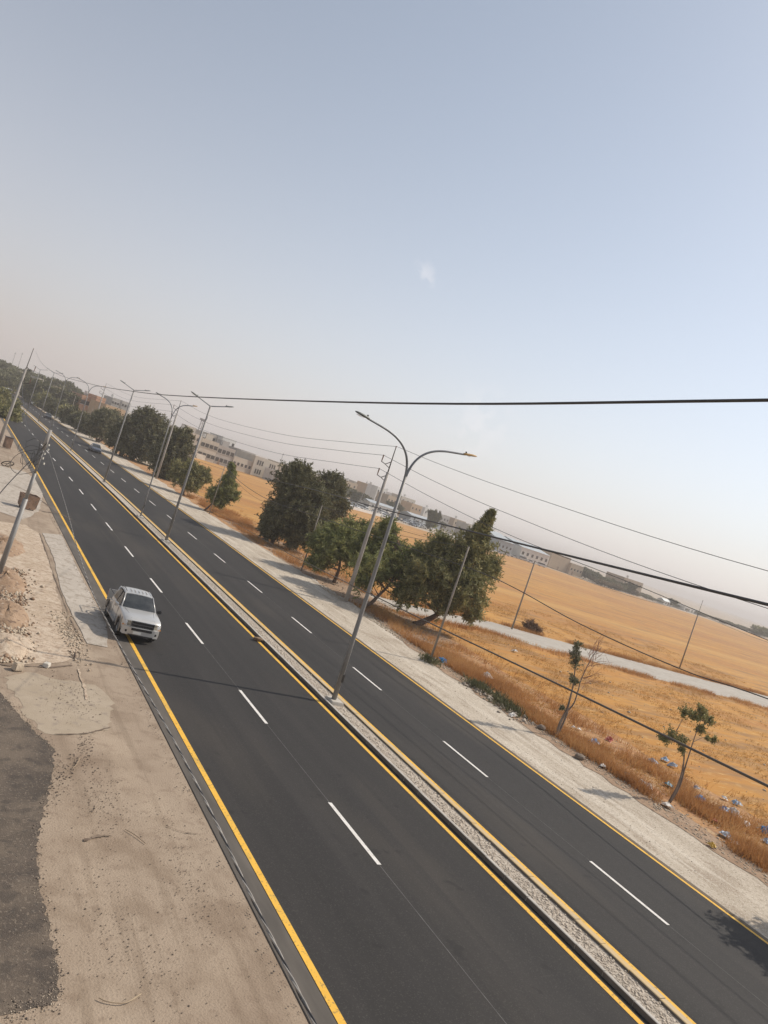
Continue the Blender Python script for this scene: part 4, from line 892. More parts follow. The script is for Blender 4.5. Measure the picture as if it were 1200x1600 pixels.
for i, (px, py, Y, r, m) in enumerate(far_row):
    r *= .74; b = B(px, py + 8, Y, r); lo = max(b[2] - r * .7, 2.0)
    tree((b[0], Y), [b, (b[0] + .8 * r, Y, lo, r * .8, r * .8, r * .8), (b[0] - .7 * r, Y, lo, r * .75, r * .75, r * .7)], m, 'dark far roadside tree below the houses, %s of its row counting from the blue sedan' % words[i], name='roadside_tree', dens=3.2, leaf=(.35, .9), per=4, nclump=12, clump=.34, sprig=1.2, tr=.2, group='far trees on the right of the road', limbs=2)
# green bush at the left edge
for i, (px, py, Y, r) in enumerate([(3, 655, 165, 2.6), (2, 630, 200, 2.8)]):
    b = B(px, py, Y, r); tree((b[0], Y), [b, (b[0] + r * .5, Y, b[2] * .6, r * .8, r * .8, r * .8), (b[0] - r, Y, b[2], r, r, r)], PINE, ['green leafy roadside tree at the extreme left edge above the iron ring', 'darker leafy tree at the left edge, farther up the road'][i], name='roadside_tree', dens=4, leaf=(.3, .7), nclump=12, clump=.34, sprig=1.5, tr=.15, limbs=2)
# lower cover of the dark leaning verge tree shade: off-frame tree whose shadow reaches the road
tree((30.2, 13.0), [(30.0, 12.7, 4.9, 1.1, 1.1, .9), (29.3, 12.0, 4.3, .8, .8, .7), (30.6, 12.2, 5.6, 1.0, 1.1, .8), (29.4, 11.2, 4.6, 1.1, 1.1, .8)], PINE, 'leafy tree just outside the right edge whose shadow falls on the road', name='roadside_tree', dens=12, tr=.12)

# ---- two slim young trees on the near verge
def slim_tree(base, trunks, blobs, label, m, twigs=None, leaf=(.045, .12), dens=10):
    t = empty('young_tree', (base[0], base[1], 0)); tag(t, label, 'tree')
    tb = MB(); Q0 = []
    for T, r0, r1 in trunks:
        Q = smooth_pts(T, 5); n = len(Q); tb.tube(Q, [r0 + (r1 - r0) * i / (n - 1) for i in range(n)], 7); Q0 += Q[n // 2:]
    P = []; cs = []
    for (x, y, z, rx, ry, rz) in blobs:
        for _ in range(int(9 + 75 * rx)):
            c = np.array([x, y, z]); o = c + rng.normal(0, .38, 3) * (rx, ry, rz); d = rng.normal(size=3); d[2] = d[2] * .7 + .35; d /= np.linalg.norm(d); L = rx * rng.uniform(.45, 1.25)
            for q in np.linspace(.1, 1, 6): P.append(o + d * L * q + rng.normal(0, .018, 3))
            if random.random() < .25: cs.append(o + d * L * .7)
    P = np.array(P)
    for c in cs:
        c = Vector(c); s = min(Q0, key=lambda q: (q - c).length); tb.tube([s, (s + c) / 2 + Vector((0, 0, -.04)), c], [.018, .012, .006], 4)
    tb.build('trunk', BARKP, t, smooth=True)
    tuft_mesh('crown', P, m, t, leaf, 3, -.1)
    if twigs:
        tw = MB()
        for a, dirx, L, k in twigs:
            for _ in range(k):
                q = Vector(a) + Vector((random.uniform(-.1, .1), random.uniform(-.25, .25), random.uniform(-.4, .4))); p = [q]; d = Vector((dirx + random.uniform(-.3, .3), random.uniform(-.6, .6), random.uniform(.3, 1.1))).normalized()
                for _j in range(4): p.append(p[-1] + d * L / 4); d = (d + Vector((random.uniform(-.3, .3), random.uniform(-.3, .3), random.uniform(-.2, .2)))).normalized()
                tw.tube(p, [.014, .011, .008, .006, .004], 4)
                for _j in range(3):
                    s = p[random.randint(1, 3)]; e = s + Vector((random.uniform(-.3, .4), random.uniform(-.3, .3), random.uniform(0, .35))); tw.tube([s, e], [.007, .003], 3)
        tw.build('twigs', TWIG, t)
    return t
def loc(px, py, Y, b): x, y, z = A(px, py, Y); return (x - b[0], y - b[1], z)
b1 = (31.05, 29.2)
def q1(px, py): return loc(px, py, 29.2, b1)
def bl(px, py, r, f=1.0, Y=29.2, b=b1): x, y, z = loc(px, py, Y, b); return (x, y, z, r, r, r * f)
slim_tree(b1, [([q1(868, 1152), q1(876, 1128), q1(886, 1108), q1(891, 1090), q1(896, 1068), q1(900, 1030), q1(903, 1004)], .085, .018), ([q1(884, 1113), q1(896, 1100), q1(903, 1080), q1(908, 1062), q1(918, 1040), q1(928, 1022), q1(940, 1012)], .045, .012), ([q1(870, 1150), q1(880, 1130), q1(887, 1112)], .06, .05)],
          [bl(902, 1010, .24, 1.3), bl(901, 1022, .30, 1.3), bl(900, 1036, .27, 1.4), bl(895, 1062, .22), bl(900, 1066, .18), bl(878, 1106, .12)],
          'slim young tree with one narrow leafy stem and one bare reddish stem', OLIV,
          twigs=[(q1(912, 1052), .6, 1.2, 7), (q1(922, 1034), .5, 1.1, 9), (q1(930, 1020), .5, .9, 8), (q1(906, 1075), 1.0, 1.3, 3)])
b2 = (31.9, 22.4)
def q2(px, py): return loc(px, py, 22.4, b2)
def bm_(px, py, r, f=1.0): return bl(px, py, r, f, 22.4, b2)
slim_tree(b2, [([q2(1045, 1254), q2(1058, 1230), q2(1066, 1205), q2(1069, 1180), q2(1067, 1165), q2(1050, 1155)], .06, .014), ([q2(1047, 1254), q2(1062, 1228), q2(1070, 1200), q2(1078, 1175), q2(1086, 1150), q2(1095, 1125)], .05, .014), ([q2(1082, 1160), q2(1100, 1152), q2(1114, 1156)], .014, .008)],
          [bm_(1050, 1150, .34, .7), bm_(1064, 1156, .30, .7), bm_(1038, 1155, .24, .6), bm_(1085, 1120, .30, .7), bm_(1070, 1114, .24, .7), bm_(1098, 1118, .30, .7), bm_(1108, 1126, .26, .6), bm_(1094, 1140, .25, .7), bm_(1095, 1106, .16), bm_(1116, 1156, .12), bm_(1105, 1153, .10), bm_(1066, 1172, .14)],
          'slim young two-stemmed tree with three flat leaf clumps, rightmost on the verge', PINE, dens=11)
# dry round shrub by the track
x, y = 59.9, 64.9
t = empty('dry_shrub', (x, y, 0)); tag(t, 'round dry brown shrub beside the dirt track, right of the brown pole', 'shrub')
P, cs = crown_points([(0, 0, .5, 1.1, .8, .55), (.6, 0, .4, .8, .7, .45)], 14, .45, 10, .6); tuft_mesh('branches', P[P[:, 2] > 0], mat('dry_shrub_twigs', (0.16, 0.09, 0.05), (0.25, 0.15, 0.09), 3, .95), t, (.05, .35), 5, .5)
MB().tube([(0, 0, 0), (0, 0, .4)], .05, 5).build('stem', BARK, t)
def weed(px, py, r, label, m=WEED, h=.5):
    x, y = G(px, py); t = empty('weed_clump', (x, y, 0)); tag(t, label, 'weeds', 'weed clumps on the verge'); n = int(220 * r)
    C = np.stack([rng.normal(0, r * .45, n), rng.normal(0, r * .7, n), rng.uniform(0, h * .5, n)], 1); tuft_mesh('leaves', C, m, t, (.05, h * .6), 4, 1.2)
weed(794, 1108, .9, 'green weeds along the shoulder near the white debris'); weed(670, 1035, .6, 'small green weeds at the foot of the grey slender post'); weed(780, 1095, .7, 'grey-green weeds above the shadow of the bare young tree')
weed(745, 1075, .8, 'dark weeds growing over the stone heap'); weed(565, 898, .8, 'pale weeds behind the concrete utility pole')

# ------------------------------------------------------------------ grass
def blades(name, pts, hmin, hmax, wd, per, m, spread=.10, lean=.45):
    n = len(pts) * per; c = np.repeat(pts, per, 0); c = c + np.concatenate([rng.normal(0, spread, (n, 2)), np.zeros((n, 1))], 1)
    h = rng.uniform(hmin, hmax, n); a = rng.uniform(0, 6.283, n); l = rng.normal(0, lean, (n, 2)) * h[:, None]
    s = np.stack([np.cos(a), np.sin(a), np.zeros(n)], 1) * (wd * rng.uniform(.5, 1.3, n))[:, None]
    top = c + np.concatenate([l, h[:, None]], 1)
    V = np.stack([c - s, c + s, top], 1).reshape(-1, 3); F = np.arange(len(V)).reshape(-1, 3)
    return tag(mesh_np(name, V, F, m), kind='stuff')
def in_poly(P, poly):
    x, y = P[:, 0], P[:, 1]; ins = np.zeros(len(P), bool); j = len(poly) - 1
    for i in range(len(poly)):
        xi, yi = poly[i]; xj, yj = poly[j]
        c = ((yi > y) != (yj > y)) & (x < (xj - xi) * (y - yi) / (yj - yi + 1e-9) + xi); ins ^= c; j = i
    return ins
def dens_mask(P, sc, thr, seed):
    r = np.random.default_rng(seed); v = np.zeros(len(P))
    for k in range(7):
        a = r.uniform(0, 6.28); f = sc * r.uniform(.5, 1.8); v += np.sin((P[:, 0] * math.cos(a) + P[:, 1] * math.sin(a)) * f + r.uniform(0, 6.28))
    return v / 7 + r.normal(0, .12, len(P)) > thr
TRK = [(30.6, 55.5), (48.2, 58.2), (62.9, 55.2), (85, 53.3), (160, 49), (160, 57), (101.5, 62.2), (71.4, 63.0), (54, 64.6), (41.4, 61.9), (30.6, 66)]
n = 24000; Pg = np.stack([31.0 + np.abs(rng.normal(0, 2.7, n)), 8 + 104 * rng.random(n) ** 1.25, np.zeros(n)], 1)
Pg = Pg[(~in_poly(Pg, TRK)) & dens_mask(Pg, 1.5, -.02, 3) & (Pg[:, 0] < 40)]; Pg = Pg[~(in_poly(Pg, soil) & (rng.random(len(Pg)) < .72))]
blades('dry_grass', Pg, .22, .62, .016, 8, GRASS, .14)
n = 30000; Ps = np.stack([33 + 75 * rng.random(n) ** 1.3, 12 + 75 * rng.random(n) ** 1.1, np.zeros(n)], 1); Ps = Ps[(~in_poly(Ps, TRK)) & dens_mask(Ps, .7, -.05, 5)]
blades('field_stubble', Ps, .07, .24, .025, 5, STRAW, .2, .8)
# taller tawny fringes on both sides of the track
n = 5000; xs = 36 + 66 * rng.random(n); side = rng.random(n) < .6; ys = np.where(side, np.interp(xs, [41, 48, 54, 61, 71, 83, 101], [61.9, 63.0, 64.6, 63.6, 63.0, 62.6, 62.2]) + np.abs(rng.normal(.1, .6, n)), np.interp(xs, [37.6, 48, 54, 63, 72, 85, 110], [55.9, 58.2, 56, 55.2, 54.2, 53.3, 52]) - np.abs(rng.normal(.1, .9, n)))
Pt = np.stack([xs, ys, np.zeros(n)], 1); blades('dry_grass', Pt[dens_mask(Pt, .8, -.2, 8)], .15, .5, .022, 6, GRASS, .2)

# stones and litter line at the foot of the verge
stones('verge_stones', 3800, lambda: (30.1 + abs(random.gauss(0, 1.1)), random.uniform(12, 60), 0), STON, .02, .07, z=.01)
stones('verge_stones', 260, lambda: (30.6 + random.gauss(0, .5), random.uniform(30.5, 37), 0), mat('grey_stone', (0.32, 0.265, 0.205), (0.46, 0.39, 0.31), 4, .9), .06, .17, z=.01)
stones('verge_stones', 900, lambda: (random.uniform(31, 37), random.uniform(46, 92), 0), STDK, .03, .09, z=.01)
stones('verge_stones', 700, lambda: (25.4 + abs(random.gauss(0, 2.0)), random.uniform(12, 80), 0), STDK, .01, .03, z=.0)
stones('field_stones', 160, lambda: (random.uniform(34, 75), random.uniform(18, 56), 0), STON, .04, .12, z=.0)

# ---- litter
PB = mat('blue_plastic', (0.02, 0.21, 0.50), (0.05, 0.33, 0.62), 4, .4); PW = mat('white_plastic', (0.80, 0.76, 0.70), (0.66, 0.62, 0.56), 4, .5); PG = mat('pale_blue_plastic', (0.20, 0.34, 0.50), (0.52, 0.50, 0.48), 5, .5)
PR = mat('red_plastic', (0.50, 0.13, 0.09), (0.42, 0.10, 0.07), 4, .5); PY = mat('yellow_plastic', (0.62, 0.40, 0.06), (0.5, 0.3, 0.05), 4, .5)
def bag(px, py, s, m, label, name='plastic_bag', cat='plastic bag', flat=.6, grp='litter on the dry verge'):
    x, y = G(px, py); n = 9; mb = MB(); rows = []
    h = s * flat; s *= .95
    for i in range(n):
        rows.append([((j / (n - 1) - .5) * 2 * s * (1 - .25 * random.random()) + random.uniform(-.12, .12) * s, (i / (n - 1) - .5) * 2 * s * .7 + random.uniform(-.12, .12) * s, max(.0, h * (1 - ((i - 4) / 4.2) ** 2) * (1 - ((j - 4) / 4.2) ** 2)) * random.uniform(.35, 1.25)) for j in range(n)])
    mb.loft(rows, closed=False); o = mb.build(name, m); o.location = (x, y, .10); o.rotation_euler = (random.uniform(-.2, .2), random.uniform(-.3, .3), random.uniform(0, 6)); md = o.modifiers.new('s', 'SOLIDIFY'); md.thickness = .012
    return tag(o, label, cat, grp)
for a in [(692, 1035, .38, PB, 'blue plastic bag right beside the grey slender post'), (760, 1061, .55, PW, 'large white sheet of debris between the post and the young trees'), (812, 1113, .25, PB, 'small blue bag in the green weeds'), (800, 1120, .26, PW, 'white scrap of plastic below the green weeds'),
          (927, 1163, .40, PB, 'flat blue bag right of the half-bare young tree'), (951, 1158, .28, PR, 'faint red bag right of the flat blue bag'), (895, 1139, .16, PW, 'white scrap nearest the half-bare tree, left of its twin'), (904, 1142, .16, PW, 'white scrap nearest the half-bare tree, right of its twin'),
          (1019, 1192, .30, PG, 'pale blue bag, leftmost of three behind the flat-crowned young tree'), (1038, 1190, .32, PG, 'pale blue bag, middle of three behind the flat-crowned young tree'), (1050, 1199, .30, PG, 'pale blue bag, closest to the stem of the flat-crowned young tree'), (1044, 1230, .32, mat('teal_plastic', (0.06, 0.20, 0.27), rough=.5), 'dark teal bag touching the foot of the flat-crowned young tree'),
          (1086, 1234, .22, PG, 'small greyish bag above the bright blue bag'), (1094, 1252, .34, PB, 'bright blue crumpled bag right of the flat-crowned tree'), (1130, 1268, .30, PB, 'dark blue bag amid pale litter'), (1146, 1274, .40, PW, 'torn translucent white sheet beside the dark blue bag'), (1131, 1250, .20, PW, 'white scrap above the dark blue bag'),
          (1150, 1258, .28, PG, 'pale mauve film above the torn sheet'), (1134, 1310, .34, PG, 'greyish blue bag down by the shoulder edge'), (1111, 1324, .20, PY, 'yellow bag lying at the shoulder edge'), (1165, 1291, .26, PW, 'elongated white scrap near the right edge'), (1196, 1302, .42, PB, 'blue bag cut by the right edge of the photo'),
          (1197, 1318, .25, PG, 'light blue bag under the one at the right edge'), (941, 1200, .22, PW, 'whitish rag at the dark hollow below the flat blue bag'), (1001, 1226, .26, PW, 'white rag in the stones, left of its neighbour'), (1012, 1232, .30, PW, 'crumpled whitish sheet left of the flat-crowned tree'), (803, 1019, .30, PW, 'lone white scrap out on the straw near the track'),
          (1041, 1262, .3, PW, 'white rubble scrap just below the flat-crowned tree'), (1115, 1286, .2, PR, 'small pinkish scrap below the dark blue bag'), (848, 1132, .22, PW, 'white scrap left of the half-bare tree'), (1148, 1322, .2, PW, 'white scrap at the stony edge near the right side')]:
    bag(*a)
for i, (px, py, s) in enumerate([(978, 1216, .32), (905, 1186, .3), (845, 1140, .28)]):
    x, y = G(px, py); o = MB().ico((0, 0, .1), s, .2, 2, (1, .8, .55)).build('dark_rock', STDK, smooth=False); o.location = (x, y, 0.02); tag(o, ['dark brown boulder among the rubble left of the flat-crowned tree', 'dark boulder below the flat blue bag', 'dark boulder by the shadow of the half-bare tree'][i], 'rock')
random.seed(77)

# ------------------------------------------------------------------ far town
def plaster(nm, c): return mat(nm, c, tuple(v * .86 for v in c), .4, .9)
CREAM = plaster('cream_plaster', (0.50, 0.45, 0.38)); TAN = plaster('tan_stone', (0.45, 0.35, 0.25)); GREYP = plaster('grey_plaster', (0.40, 0.37, 0.34)); BRICK = plaster('red_block', (0.50, 0.29, 0.19)); WHP = plaster('white_plaster', (0.66, 0.64, 0.60)); SHED = plaster('shed_sheet', (0.36, 0.39, 0.41)); OCHRE = plaster('ochre_stone', (0.50, 0.35, 0.22)); SHEDR = mat('shed_roof', (0.42, 0.45, 0.46), rough=.5, metal=.3)
WIN = mat('window_dark', (0.05, 0.045, 0.04), rough=.25)
wmesh = MB().box((0, 0, 0), (1, .12, 1)).build('window', WIN); WM = wmesh.data; bpy.data.objects.remove(wmesh)
smesh = MB().box((0, 0, 0), (1, .22, 1)).build('sill', WHP); SM = smesh.data; bpy.data.objects.remove(smesh)
def building(p0, p1, h, depth, m, label, floors=1, cols=4, wins=(1.1, 1.3), roof=None, parapet=True, triple=False, tanks=0, name='house', gable=0, skipw=(), arch=False, cat='house', group=None, penthouse=False, door=True):
    (x0, y0), (x1, y1) = p0, p1; L = math.hypot(x1 - x0, y1 - y0); rz = math.atan2(y1 - y0, x1 - x0)
    t = empty(name, (x0, y0, 0), rz); tag(t, label, cat, group)
    wl = MB(); wl.box((L / 2, depth / 2, h / 2), (L, depth, h)); wl.build('wall', m, t)
    if gable:
        MB().add([(-.3, -.4, h + .01), (L + .3, -.4, h + .01), (L + .3, depth + .4, h + .01), (-.3, depth + .4, h + .01), (-.3, depth / 2, h + gable), (L + .3, depth / 2, h + gable)], [(0, 1, 5, 4), (2, 3, 4, 5), (1, 2, 5), (3, 0, 4), (3, 2, 1, 0)]).build('roof', roof or SHEDR, t)
    elif parapet:
        pm = MB(); pm.box((L / 2, .12, h + .3), (L + .1, .25, .6)); pm.box((L / 2, depth - .12, h + .3), (L + .1, .25, .6)); pm.box((.12, depth / 2, h + .3), (.25, depth - .5, .6)); pm.box((L - .12, depth / 2, h + .3), (.25, depth - .5, .6)); pm.build('parapet', m, t)
    fh = h / floors
    for f in range(floors):
        for c in range(cols):
            if (f, c) in skipw: continue
            xs_ = [L * (c + .5) / cols]
            if triple: xs_ = [xs_[0] - 1.15, xs_[0], xs_[0] + 1.15]
            for xx in xs_:
                o = bpy.data.objects.new('window', WM); COL.objects.link(o); o.parent = t; o.location = (xx, -.02, fh * (f + .55)); o.scale = (wins[0], 1, wins[1])
                if arch:
                    a = MB().loft([[(xx + wins[0] * .5 * math.cos(q), yy, fh * (f + .55) + wins[1] / 2 + wins[0] * .5 * math.sin(q)) for q in [math.pi * k / 8 for k in range(9)]] for yy in (-.08, .04)]).build('window_arch', WIN, t)
                elif not triple:
                    s_ = bpy.data.objects.new('sill', SM); COL.objects.link(s_); s_.parent = t; s_.location = (xx, -.06, fh * (f + .55) - wins[1] / 2 - .06); s_.scale = (wins[0] + .3, 1, .1)
    if door: MB().box((L * .5 / cols * (2 if cols > 1 else 1), -.03, 1.1), (1.1, .1, 2.2)).build('door', RUST, t)
    if penthouse: MB().box((L * .7, depth * .5, h + 1.4), (min(4, L * .4), min(4, depth * .5), 2.4)).build('stair_housing', m, t)
    for k in range(tanks):
        c = MB(); xx = L * (k + 1) / (tanks + 1) + random.uniform(-1, 1); c.tube([(xx, depth * .4, h + .9), (xx, depth * .4, h + 2.3)], .7, 10); c.tube([(xx + .5, depth * .4, h), (xx + .5, depth * .4, h + .9)], .05, 4); c.tube([(xx - .5, depth * .4, h), (xx - .5, depth * .4, h + .9)], .05, 4); c.build('water_tank', WHP, t)
    return t
ONES = ['', 'first', 'second', 'third', 'fourth', 'fifth', 'sixth', 'seventh', 'eighth', 'ninth', 'tenth', 'eleventh', 'twelfth', 'thirteenth', 'fourteenth', 'fifteenth', 'sixteenth', 'seventeenth', 'eighteenth', 'nineteenth']
TENS = {2: ('twenty', 'twentieth'), 3: ('thirty', 'thirtieth'), 4: ('forty', 'fortieth'), 5: ('fifty', 'fiftieth')}
def ordw(n):
    if n < 20: return ONES[n]
    a, b = divmod(n, 10); return TENS[a][1] if b == 0 else TENS[a][0] + '-' + ONES[b]
EDG = [(282, 708), (370, 733), (402, 742), (446, 758), (530, 790), (597, 808), (663, 830), (712, 843), (760, 860), (808, 872), (860, 890), (900, 900), (940, 916), (1000, 934), (1090, 962), (1200, 999)]
def ey(px): return float(np.interp(px, [e[0] for e in EDG], [e[1] for e in EDG]))
def gb(px, d=0.0): return G(px, ey(px) - d)
# long compound behind the field, left part
def hb(px, Y): return (A(px, 571 + .337 * px, Y)[0], Y)
def fr(px0, px1, Y0, slope=.32):                            # a front that starts at depth Y0 and recedes to the right
    p0 = hb(px0, Y0); p1 = hb(px1, Y0)
    for _ in range(12): p1 = hb(px1, Y0 + slope * (p1[0] - p0[0]))
    return p0, p1
building(*fr(283, 318, 276), 7.9, 12, CREAM, 'three-storey cream block, leftmost of the long row behind the field', 3, 4, tanks=2, name='apartment_building', cat='building', penthouse=True, wins=(1.3, 1.1))
building(*fr(318.5, 345, 284), 7.3, 12, CREAM, 'cream block second from the left in the long row', 2, 4, tanks=1, name='apartment_building', cat='building', penthouse=True, wins=(1.6, 1.5))
building(*fr(345.5, 371, 288), 6.8, 12, GREYP, 'cream building with dark window band, right of the leftmost blocks', 2, 4, name='apartment_building', cat='building', wins=(1.5, 1.6), penthouse=True, tanks=1)
building(*fr(347, 368, 320), 10.4, 10, WHP, 'whitish upper building peeping above the cream row', 3, 3, name='apartment_building', cat='building')
building(*fr(325, 344, 322), 9.8, 10, CREAM, 'cream upper storey building behind the second block of the row', 3, 3, name='apartment_building', cat='building')
building(*fr(372, 401, 290), 4.6, 10, CREAM, 'low cream wing with planting in front, left of the school-like block', 1, 5, wins=(1.0, 1.2))
building(*fr(378, 401, 312), 7.6, 10, GREYP, 'greyish two-storey block behind the low cream wing', 2, 4, wins=(1.0, 1.5), name='apartment_building', cat='building')
building(*fr(402, 439, 292), 7.2, 13, CREAM, 'two-storey cream block with windows grouped in threes', 2, 2, wins=(.62, 1.9), triple=True, name='school_building', cat='building', door=False)
building(*fr(439.5, 452, 284), 4.2, 8, WHP, 'small bright low annex at the right end of the cream block', 1, 3)
building(*fr(441, 470, 330), 7.4, 10, TAN, 'tan house behind the bright annex, beside the big dark tree', 2, 4, tanks=1)
building(*fr(472, 500, 340), 8.0, 10, CREAM, 'cream house visible between the two big dark trees', 2, 4, tanks=1)
building(*fr(252, 281, 300), 8.2, 12, GREYP, 'greyish building behind the dark leaning tree', 2, 4, tanks=1, name='apartment_building', cat='building')
# perimeter wall of the compound
def wall_(pts, h, m, label, name='perimeter_wall', th=.35):
    mb = MB()
    L = [[(x, y, 0), (x, y + th, 0), (x, y + th, h), (x, y, h)] for x, y in pts]; mb.loft(L); return tag(mb.build(name, m), label, 'wall')
wall_([gb(282, -1), gb(330, -1), gb(370, -1), gb(402, -1), gb(446, -1)], 1.9, CREAM, 'long low pale wall bounding the cream compound at the field edge')
# left-hand houses by the road
building(*fr(130, 150, 300), 8.3, 9, BRICK, 'unfinished reddish block-work house above the roadside trees', 2, 4, wins=(1.2, 1.5), tanks=1)
building(*fr(151, 165, 297), 9.6, 8, BRICK, 'taller reddish block-work wing right of the unfinished house', 2, 2, name='house')
building(*fr(168, 198, 270), 7.8, 12, OCHRE, 'ochre stone house with dark arched windows', 1, 3, wins=(2.4, 1.9), arch=True, name='arched_house')
building(*fr(88, 107, 330), 8.0, 11, TAN, 'tan house left of the reddish block-work, amid trees', 2, 3)
building(*fr(60, 72, 380), 9.0, 10, CREAM, 'pale house under the hilltop trees at far left', 2, 3)
building(*fr(30, 44, 400), 9.4, 10, TAN, 'pale tan house behind the tall left pole', 2, 3)
building(*fr(174, 186, 420), 11.6, 10, GREYP, 'greyish block behind the ochre arched house, left', 3, 3, name='apartment_building', cat='building', tanks=1)
building(*fr(189, 202, 430), 11.9, 10, GREYP, 'greyish block behind the ochre arched house, right', 3, 3, name='apartment_building', cat='building')
# middle distance clutter: small houses on the rise, sheds and lot
cols_ = [CREAM, TAN, GREYP, WHP, CREAM, OCHRE, TAN]
spots = [(520, 18, 12, 6.5), (545, 20, 18, 7.2), (566, 21, 10, 6.5), (585, 22, 14, 7.0), (600, 20, 14, 8.5), (617, 20, 12, 7.6), (634, 19, 10, 6.0), (650, 19, 12, 6.6), (682, 17, 14, 6.2), (700, 16, 12, 6.0), (722, 14, 10, 5.8), (740, 14, 12, 5.5), (757, 13, 14, 5.6)]
names = ['first', 'second', 'third', 'fourth', 'fifth', 'sixth', 'seventh', 'eighth', 'ninth', 'tenth', 'eleventh', 'twelfth', 'thirteenth']
for i, (px, d, L, h) in enumerate(spots):
    x, y = gb(px, d); building((x, y), (x + L * 1.3, y + L * .4), h * (1.0 + max(0, (y - 500) / 1500)), L, cols_[i % 7], 'small pale house on the skyline behind the vehicle yard, %s from the left' % names[i], 2, 3, group='houses on the skyline behind the yard', tanks=i % 2, penthouse=i % 3 == 0)
ridge = tag(MB().add([(*G(515, 752), 0), (*G(700, 815), 0), (*G(700, 811), 11), (*G(560, 764), 14), (*G(515, 747), 12)], [(0, 1, 2, 3, 4)]).build('hill', EARTH), kind='structure') if False else None
for i, (px, Y, L, h, f) in enumerate([(536, 400, 12, 9.6, 3), (553, 430, 9, 11.0, 3), (572, 420, 12, 12.0, 3), (588, 410, 8, 12.4, 3), (596, 450, 14, 11.6, 3), (607, 380, 8, 9.6, 2), (626, 430, 14, 11.8, 3), (644, 400, 10, 9.4, 2), (664, 420, 12, 9.6, 2), (690, 390, 9, 8.8, 2), (711, 400, 12, 9.0, 2), (733, 380, 8, 8.4, 2), (749, 390, 11, 8.6, 2)]):
    x, y = hb(px, Y); building((x, y), (x + L, y + L * .35), h, 9, [TAN, CREAM, OCHRE, WHP, GREYP][i % 5], 'small beige house on the rise behind the yard, %s from the left' % names[i], f, 3, group='houses on the rise', tanks=(i + 1) % 2)
for i, (px, L, h) in enumerate([(575, 22, 3.5), (640, 26, 3.6), (705, 24, 3.4), (735, 26, 3.8)]):
    x, y = gb(px, 8); building((x, y), (x + L, y + L * .3), h, 9, SHED if i % 2 else WHP, ['pale shed in the vehicle yard right of the lamp pole', 'grey shed in the middle of the vehicle yard', 'whitish shed near the twin tall trees', 'grey shed at the right end of the vehicle yard'][i], 1, 4, gable=1.2, name='shed', cat='shed')
# factory with white wall, tan building and low far structures
building(*fr(783, 806, 312, .12), 6.6, 26, SHED, 'grey gabled warehouse left of the white factory', 1, 4, gable=3.2, name='warehouse', cat='warehouse')
building(*fr(819, 862, 316, .12), 6.6, 28, WHP, 'long white factory with blue-grey roof, beyond the field', 1, 6, gable=2.6, name='factory', cat='factory', wins=(1.6, 1.6))
building(*fr(864, 893, 330, .12), 8.4, 20, TAN, 'tan windowless hall right of the white factory', 1, 1, name='hall', cat='building', skipw=((0, 0),), parapet=True)
building(*fr(896, 915, 330, .12), 6.0, 14, TAN, 'low brown house right of the tan hall', 1, 4)
building(*fr(977, 1006, 340, .12), 8.0, 14, TAN, 'brownish flat-roofed block at the right end of the dark hedge', 2, 5, name='apartment_building', cat='building', tanks=1)
building(gb(1068, 1), gb(1092, 1), 2.6, 8, WHP, 'long low white structure near the right-hand field pole', 1, 5, name='low_building', cat='building')
building(gb(1036, 1), gb(1050, 1), 2.4, 5, WHP, 'small white roofed shelter at the field edge', 1, 2, gable=1.4, name='shelter', cat='shelter')
# vehicles in the yard
lotc = [car(m, 'tiny %s car in the crowded vehicle yard beyond the field' % cn, 'parked_car', group='%s cars in the far yard' % cn, light=True) for m, cn in ((WPAINT, 'white'), (SPAINT, 'grey'), (DPAINT, 'black'), (BLUE, 'blue'), (RPAINT, 'maroon'))] + [car(WPAINT, 'small white parked van in the crowded yard beyond the field', 'parked_van', 'van', 'vans in the far yard', 'van', True)]
first = [True] * 6
for k in range(130):
    px = random.uniform(537, 768); d = random.uniform(1.5, 12); i = random.choices(range(6), [6, 3, 2, 1, .6, 2])[0]; x, y = gb(px, d)
    c = lotc[i] if first[i] else copy_tree(lotc[i]); first[i] = False; c.location = (x, y, -.02); c.rotation_euler.z = random.choice([0, 1.57]) + random.uniform(-.2, .2)
for i, px in enumerate([778, 790, 803, 817, 829, 846]):
    c = copy_tree(lotc[5] if i % 2 else lotc[0]); x, y = gb(px, -.3); c.location = (x, y, 0); c.rotation_euler.z = 1.2; c['label'] = ['white vehicle at the left corner of the grey warehouse', 'white vehicle in front of the grey warehouse', 'white vehicle between warehouse and factory', 'white car by the left corner of the white factory', 'white vehicle before the factory front', 'white vehicle at the right half of the factory front'][i]; c['group'] = 'vehicles by the factory'; c['category'] = 'van' if i % 2 else 'car'
wall_([gb(532, 0), gb(560, 0), gb(597, 0)], 1.1, WHP, 'low white wall at the left edge of the vehicle yard', th=.4)
wall_([gb(690, 2), gb(712, 1), gb(745, 1), gb(770, 1)], 1.2, WHP, 'low white wall at the right edge of the vehicle yard', th=.4)
